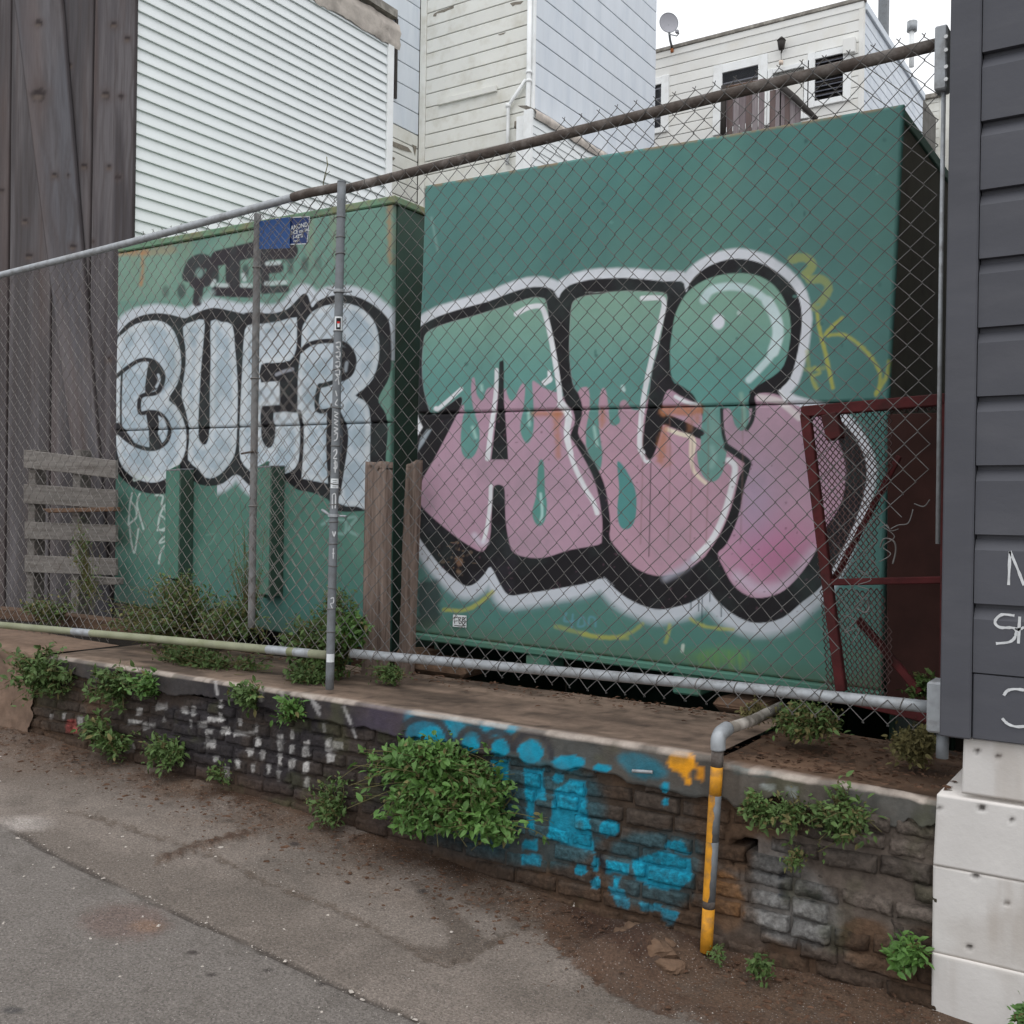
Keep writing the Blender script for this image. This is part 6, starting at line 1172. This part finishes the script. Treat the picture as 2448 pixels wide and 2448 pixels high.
def plant(px, Y, depth, n, size, label, m='leaf', group=None, out=.6, basev=.5, name="weed_plant", seed=0, wid=.8, dry=0.05, thin=1.0, hollow=.35, zmin=None):
    """px: left, top, right, bottom of the clump where it stands"""
    r = np.random.default_rng(seed + 100); u0, v0, u1, v1 = px; c = at((u0 + u1) / 2, (v0 + v1) / 2, 'Y', Y)
    W_ = abs(at(u1, (v0 + v1) / 2, 'Y', Y)[0] - at(u0, (v0 + v1) / 2, 'Y', Y)[0]) / 2; H_ = (at((u0 + u1) / 2, v0, 'Y', Y)[2] - at((u0 + u1) / 2, v1, 'Y', Y)[2]) / 2
    base = c + np.array([0, depth * .45, -H_ * basev]); o = root(name, base.tolist(), label, "plant", group)
    ns = max(6, n // 14); tips, st, lp, ld, ln = [], [], [], [], []
    lobes = []
    while len(lobes) < max(3, min(11, n // 60)):
        q = r.uniform(-1, 1, 3)
        if q @ q < 1: lobes.append(q * .88)
    for i in range(ns):
        if r.random() < .09:                                   # stray shoots
            q = r.normal(0, 1, 3); q = q / np.linalg.norm(q) * r.uniform(.95, 1.3); stray = True
        else:
            q = lobes[r.integers(len(lobes))] + r.normal(0, .20, 3); stray = False
            if q @ q > 1.1: q = q / np.linalg.norm(q)
        tip = c + q * np.array([W_, depth, H_]); tip[1] = min(tip[1], c[1] + depth * .5)
        mid = (base + tip) / 2 + r.normal(0, .12, 3) * np.array([W_, depth, H_]) + np.array([0, 0, .15 * H_]); P = crom([base, mid, tip], 5, False); st.append(sweep(P, .0022 * thin, 4, False, r2=.0010))
        k = max(4, n // ns) if not stray else max(4, n // ns // 2)
        for j in range(k):
            t = 1 - .72 * r.random() ** 1.2; p = P[min(len(P) - 1, int(t * (len(P) - 1)))] + r.normal(0, .012, 3)
            ax = P[-1] - P[-3]; ax /= np.linalg.norm(ax) + 1e-9; a = j * 2.4 + r.random(); e = np.cross(ax, [.3, .2, 1]); e /= np.linalg.norm(e) + 1e-9; f = np.cross(ax, e)
            dd = (e * math.cos(a) + f * math.sin(a)) * .9 + ax * .45 + np.array([0, -.25 * out, .1]) + r.normal(0, .2, 3)
            nn = np.array([.1, -.55 * out, .85]) + r.normal(0, .35, 3); lp.append(p); ld.append(dd); ln.append(nn)
    lp, ld, ln = map(np.array, (lp, ld, ln)); sz = size * (.40 + 1.05 * r.random(len(lp)) ** 1.4)
    if zmin is not None:
        ok = lp[:, 2] > zmin; lp, ld, ln, sz = lp[ok], ld[ok], ln[ok], sz[ok]
    isd = r.random(len(lp)) < dry
    for mm, sel, nm in ((MT[m], ~isd, "foliage"), (MT['leaf_dry'], isd, "dry_foliage")):
        if sel.any(): add(nm, *leaves(lp[sel], ld[sel], ln[sel], sz[sel], wid), mm, o)
    add("stems", *join(st), MT['stem'], o, smooth=True); return o
FR = YW - .05
G1_, G2_ = "weeds growing out of the brick wall", "weeds behind the fence"
plant((835, 1760, 1200, 1990), YW - .10, .17, 6400, 0.0340, "largest bright green bush spilling down the brick wall beside blue lettering", 'leaf_bright', G1_, seed=1, basev=.0)
plant((1000, 1860, 1295, 2012), YW - .10, .13, 2283, .0330, "lower trailing end of the bright bush over the blue letters", 'leaf_bright', G1_, seed=2)
plant((735, 1850, 850, 1975), YW - .07, .09, 760, 0.0225, "dull green weed at the wall foot left of the biggest bush", 'leaf', G1_, seed=3)
plant((15, 1525, 160, 1690), YW - .08, .14, 1522, 0.0325, "large leafy weed hanging over the far left end of the wall", 'leaf', G1_, seed=4)
plant((215, 1580, 325, 1700), YW - .06, .10, 942, 0.0312, "weed sprouting below the coping near its left end", 'leaf', G1_, seed=5)
plant((310, 1602, 392, 1668), YW - .05, .07, 434, 0.0287, "small light green weed under the coping edge, second from the left end", 'leaf_bright', G1_, seed=6)
plant((198, 1702, 312, 1818), YW - .07, .10, 978, 0.0312, "round weed low on the wall beside red paint", 'leaf', G1_, seed=7)
plant((350, 1740, 445, 1842), YW - .06, .09, 652, 0.0274, "weed at the wall foot below the white strokes", 'leaf', G1_, seed=8)
plant((553, 1622, 642, 1706), YW - .05, .07, 543, 0.0274, "weed tuft on the coping face left of the fence post", 'leaf', G1_, seed=9)
plant((655, 1664, 727, 1737), YW - .05, .06, 397, 0.0262, "yellow green tuft just under the fence post", 'leaf_bright', G1_, seed=10)
plant((505, 1818, 550, 1888), YW - .04, .05, 165, 0.0225, "tiny weed at the wall foot in the middle of the white strokes", 'leaf', G1_, seed=11)
plant((1768, 1872, 1865, 1992), YW - .05, .08, 689, 0.0212, "weed clump right of the yellow pipe on grey stones", 'leaf', G1_, seed=12, dry=.12)
plant((1860, 1900, 1940, 1985), YW - .05, .06, 397, 0.0200, "thin weed between the two clumps right of the yellow pipe", 'leaf', G1_, seed=13, dry=.25)
plant((1930, 1862, 2095, 2035), YW - .05, .09, 1232, 0.0225, "widest weed clump on the stones near the white concrete", 'leaf', G1_, seed=14, dry=.15)
plant((1868, 2020, 1928, 2072), YW - .04, .05, 198, 0.0162, "little mossy tuft below the clumps on grey stones", 'leaf', G1_, seed=15, dry=.3)
plant((2122, 2228, 2206, 2320), YW - .05, .08, 434, 0.0262, "weed at the foot of the white concrete corner", 'leaf_bright', G1_, seed=16, dry=.05)
plant((1778, 2278, 1848, 2335), YW - .10, .06, 217, 0.0212, "small weed on the soil right of the yellow pipe", 'leaf', G1_, seed=17)
plant((1690, 2262, 1730, 2300), YW - .09, .04, 107, 0.0150, "tiny sprout at the base of the yellow pipe", 'leaf', G1_, seed=18)
plant((2435, 2405, 2475, 2460), YG - .12, .06, 144, 0.0225, "small weed at the bottom right corner of the concrete", 'leaf_bright', G1_, seed=19)
# behind the fence
plant((250, 1395, 560, 1545), 3.55, .20, 4702, 0.0225, "long tangle of weeds along the mossy bottom rail", 'leaf', G2_, seed=20, dry=.25, zmin=ZT + .02)
plant((355, 1350, 500, 1520), 3.70, .16, 2502, 0.0212, "rounded weed heap in front of the left lifting channel", 'leaf', G2_, seed=21, dry=.3)
plant((470, 1420, 640, 1545), 3.45, .14, 2425, 0.0212, "weeds around the foot of the inner fence pole", 'leaf', G2_, seed=22, dry=.2)
plant((545, 1230, 625, 1520), 3.62, .07, 1288, 0.0162, "tall thin seeding weed beside the inner fence pole", 'leaf', G2_, seed=23, dry=.55, wid=.45, basev=1.0)
plant((690, 1400, 870, 1640), 3.42, .18, 4248, 0.0287, "dense green bush directly behind the fence post", 'leaf', G2_, seed=24, basev=.9)
plant((800, 1450, 872, 1560), 3.34, .08, 984, 0.0287, "lighter leaves right of the fence post above the rail", 'leaf_bright', G2_, seed=25)
plant((345, 1535, 640, 1625), 3.32, .12, 3944, 0.0237, "low green creeper between bottom rail and coping", 'leaf', G2_, seed=26, zmin=ZT + .004, basev=.9)
plant((675, 1590, 790, 1648), 3.30, .08, 1136, 0.0237, "low creeper at the foot of the fence post", 'leaf', G2_, seed=27, zmin=ZT + .004)
plant((60, 1415, 180, 1500), 3.62, .12, 1288, 0.0212, "weeds at the foot of the slatted pallet", 'leaf', G2_, seed=28, dry=.3)
plant((160, 1240, 245, 1480), 3.85, .08, 907, 0.0200, "thin vine climbing the slatted pallet", 'leaf', G2_, seed=29, dry=.35, wid=.55)
plant((1850, 1672, 2018, 1775), 3.42, .12, 3184, 0.0187, "olive bush below the rail left of the red gate foot", 'leaf', G2_, seed=30, dry=.35, zmin=ZT)
plant((2130, 1725, 2245, 1840), 3.36, .10, 1590, 0.0187, "dry brownish weed at the grey building corner", 'leaf_dry', G2_, seed=31, dry=.6)
plant((2172, 1610, 2228, 1668), 3.5, .05, 452, 0.0250, "single fresh sprig above the rail at the right end", 'leaf', G2_, seed=32)
plant((1748, 1668, 1830, 1730), 3.5, .06, 452, 0.0162, "sparse dry stalks in the dark gap near the bent pipe", 'leaf_dry', G2_, seed=33, dry=.5)
plant((880, 1590, 975, 1632), 3.45, .06, 681, 0.0174, "low sprouts at the foot of the upright timbers", 'leaf', G2_, seed=34, dry=.1, zmin=ZT)
tw = root("bare_twig", fp(776, 440, YF + .03).tolist(), "thin bare twig sticking up above the top rail by the post", "twig")
tube("twig_stem", [fp(770, 470, YF + .05), fp(774, 430, YF + .05), fp(783, 395, YF + .05), fp(781, 375, YF + .05)], .002, MT['stem'], tw, 5); tube("twig_side", [fp(772, 440, YF + .05), fp(780, 418, YF + .05), fp(788, 410, YF + .05)], .0014, MT['stem'], tw, 5)
# ------------------------------------------------------------------ debris
def scatter(name, label, n, fn, m, smin, smax, flat, cat):
    Vs, Fs, off = [], [], 0
    base = np.array([(-1, -1, 0), (1, -1, 0), (1, 1, 0), (-1, 1, 0), (-.6, -.6, 1), (.7, -.5, .9), (.5, .6, 1), (-.6, .5, .8)], float)
    for i in range(n):
        x, y = fn(); z = float(ground_z(np.array([x]), y)[0]) + .001; s = smin + (smax - smin) * random.random() ** 3; a = random.random() * 6.28
        B = base * [s * (.6 + random.random()), s * (.5 + .5 * random.random()), s * flat] * (1 + .3 * (rng.random((8, 3)) - .5)); ca, sa = math.cos(a), math.sin(a)
        V = np.stack([B[:, 0] * ca - B[:, 1] * sa + x, B[:, 0] * sa + B[:, 1] * ca + y, B[:, 2] + z], 1); Vs += V.tolist(); Fs += [tuple(j + off for j in f) for f in BOXF]; off += 8
    tag(add(name, Vs, Fs, m, None), label, cat, kind="stuff")
def on_ground(u, v):
    p = at(u, v, 'Z', .15)
    for _ in range(6): p = at(u, v, 'Z', float(ground_z(np.array([p[0]]), p[1])[0]))
    return p[0], p[1]
def any_ground():
    return -5.5 + 5.6 * random.random(), .8 + 2.2 * random.random()
def wall_foot(): 
    return -5.3 + 4.7 * random.random(), YW - abs(random.gauss(0, .16)) - .02
def seam():
    k = random.uniform(0, 1000); return on_ground(k, np.interp(k, [0, 200, 610, 1010], [1972, 2078, 2268, 2448]) + random.gauss(0, 7))
def patch():
    k = random.uniform(380, 600); return on_ground(k, 2060 - (k - 380) * .3 + random.gauss(0, 10))
scatter("pale_grit", "pale grit scattered over the paving", 420, any_ground, MT['pebble'], .0015, .006, .6, "grit")
scatter("seam_grit", "grit caught along the seam in the paving", 90, lambda: seam() if random.random() < .7 else patch(), MT['pebble'], .0015, .006, .6, "grit")
scatter("soil_crumbs", "dark soil crumbs along the wall foot", 900, wall_foot, MT['litter'], .002, .010, .5, "soil")
lp = []; ld = []; 
for i in range(1500):
    x, y = wall_foot(); lp.append((x, y - .01, float(ground_z(np.array([x]), y)[0]) + .012 + .02 * random.random())); a = random.random() * 6.28; ld.append((math.cos(a), math.sin(a), .2 * random.random()))
lp, ld = np.array(lp), np.array(ld); tag(add("leaf_litter", *leaves(lp, ld, np.tile([0, 0, 1.0], (len(lp), 1)) + rng.normal(0, .3, (len(lp), 3)), .012 + .016 * rng.random(len(lp)), .7), MT['litter'], None), "brown leaf litter drifted against the wall foot", "litter", kind="stuff")
def rock(c, w, d_, h, seed, rot=0.0):
    n, k = 22, 14; V = []
    for j in range(k + 1):
        for i in range(n):
            a = 2 * math.pi * i / n; b = math.pi * j / k - math.pi / 2; sg = lambda q, e: math.copysign(abs(q) ** e, q)
            p = np.array([sg(math.cos(b), .55) * sg(math.cos(a), .6), sg(math.cos(b), .55) * sg(math.sin(a), .6), sg(math.sin(b), .6)])
            f = 1 + .55 * (float(fbm(np.array(p[0] * 2.1 + seed), np.array(p[1] * 2.1 + p[2] * 1.7), seed, 4)) - .5); V.append(p * f * [w / 2, d_ / 2, h / 2])
    V = np.array(V); ca, sa = math.cos(rot), math.sin(rot); V = np.stack([V[:, 0] * ca - V[:, 1] * sa, V[:, 0] * sa + V[:, 1] * ca, V[:, 2]], 1) + c
    return V, [(j * n + i, j * n + (i + 1) % n, (j + 1) * n + (i + 1) % n, (j + 1) * n + i) for j in range(k) for i in range(n)]
# broken lumps on the soil by the yellow pipe
for i, (u, v, w, d_, h, lab) in enumerate([(1540, 2288, .24, .11, .07, "long broken sandstone lump left of the yellow pipe"), (1598, 2328, .10, .07, .035, "small tan lump beside the long broken stone"), (1632, 2292, .035, .03, .02, "white pebble beside the yellow pipe foot"), (1370, 2172, .05, .04, .025, "pale chip at the blue painted wall foot")]):
    p = on_ground(u, v); V, F = rock(np.array([p[0], p[1], float(ground_z(np.array([p[0]]), p[1])[0]) + h * .35 + .01]), w, d_, h * 1.3, i + 3, -.35)
    tag(add("broken_stone", V, F, MT['stone'] if i < 2 else MT['pebble'], None, smooth=i > 1), lab, "stone")
# litter on the slab right of the bent pipe and along the back of the coping
lp = []
for i in range(700): lp.append((random.uniform(-1.35, -.55), random.uniform(3.12, 3.75), ZT - .02 + .012 * random.random()))
for i in range(500): lp.append((random.uniform(-4.8, -1.4), 3.78 - abs(random.gauss(0, .12)), ZT + .006 + .006 * random.random()))
lp = np.array(lp); aa = rng.random(len(lp)) * 6.28; ld = np.stack([np.cos(aa), np.sin(aa), .25 * rng.random(len(lp))], 1)
tag(add("slab_litter", *leaves(lp, ld, np.tile([0, 0, 1.0], (len(lp), 1)) + rng.normal(0, .35, (len(lp), 3)), .012 + .02 * rng.random(len(lp)), .7), MT['litter'], None), "brown leaf litter lying on top of the low wall", "litter", kind="stuff")
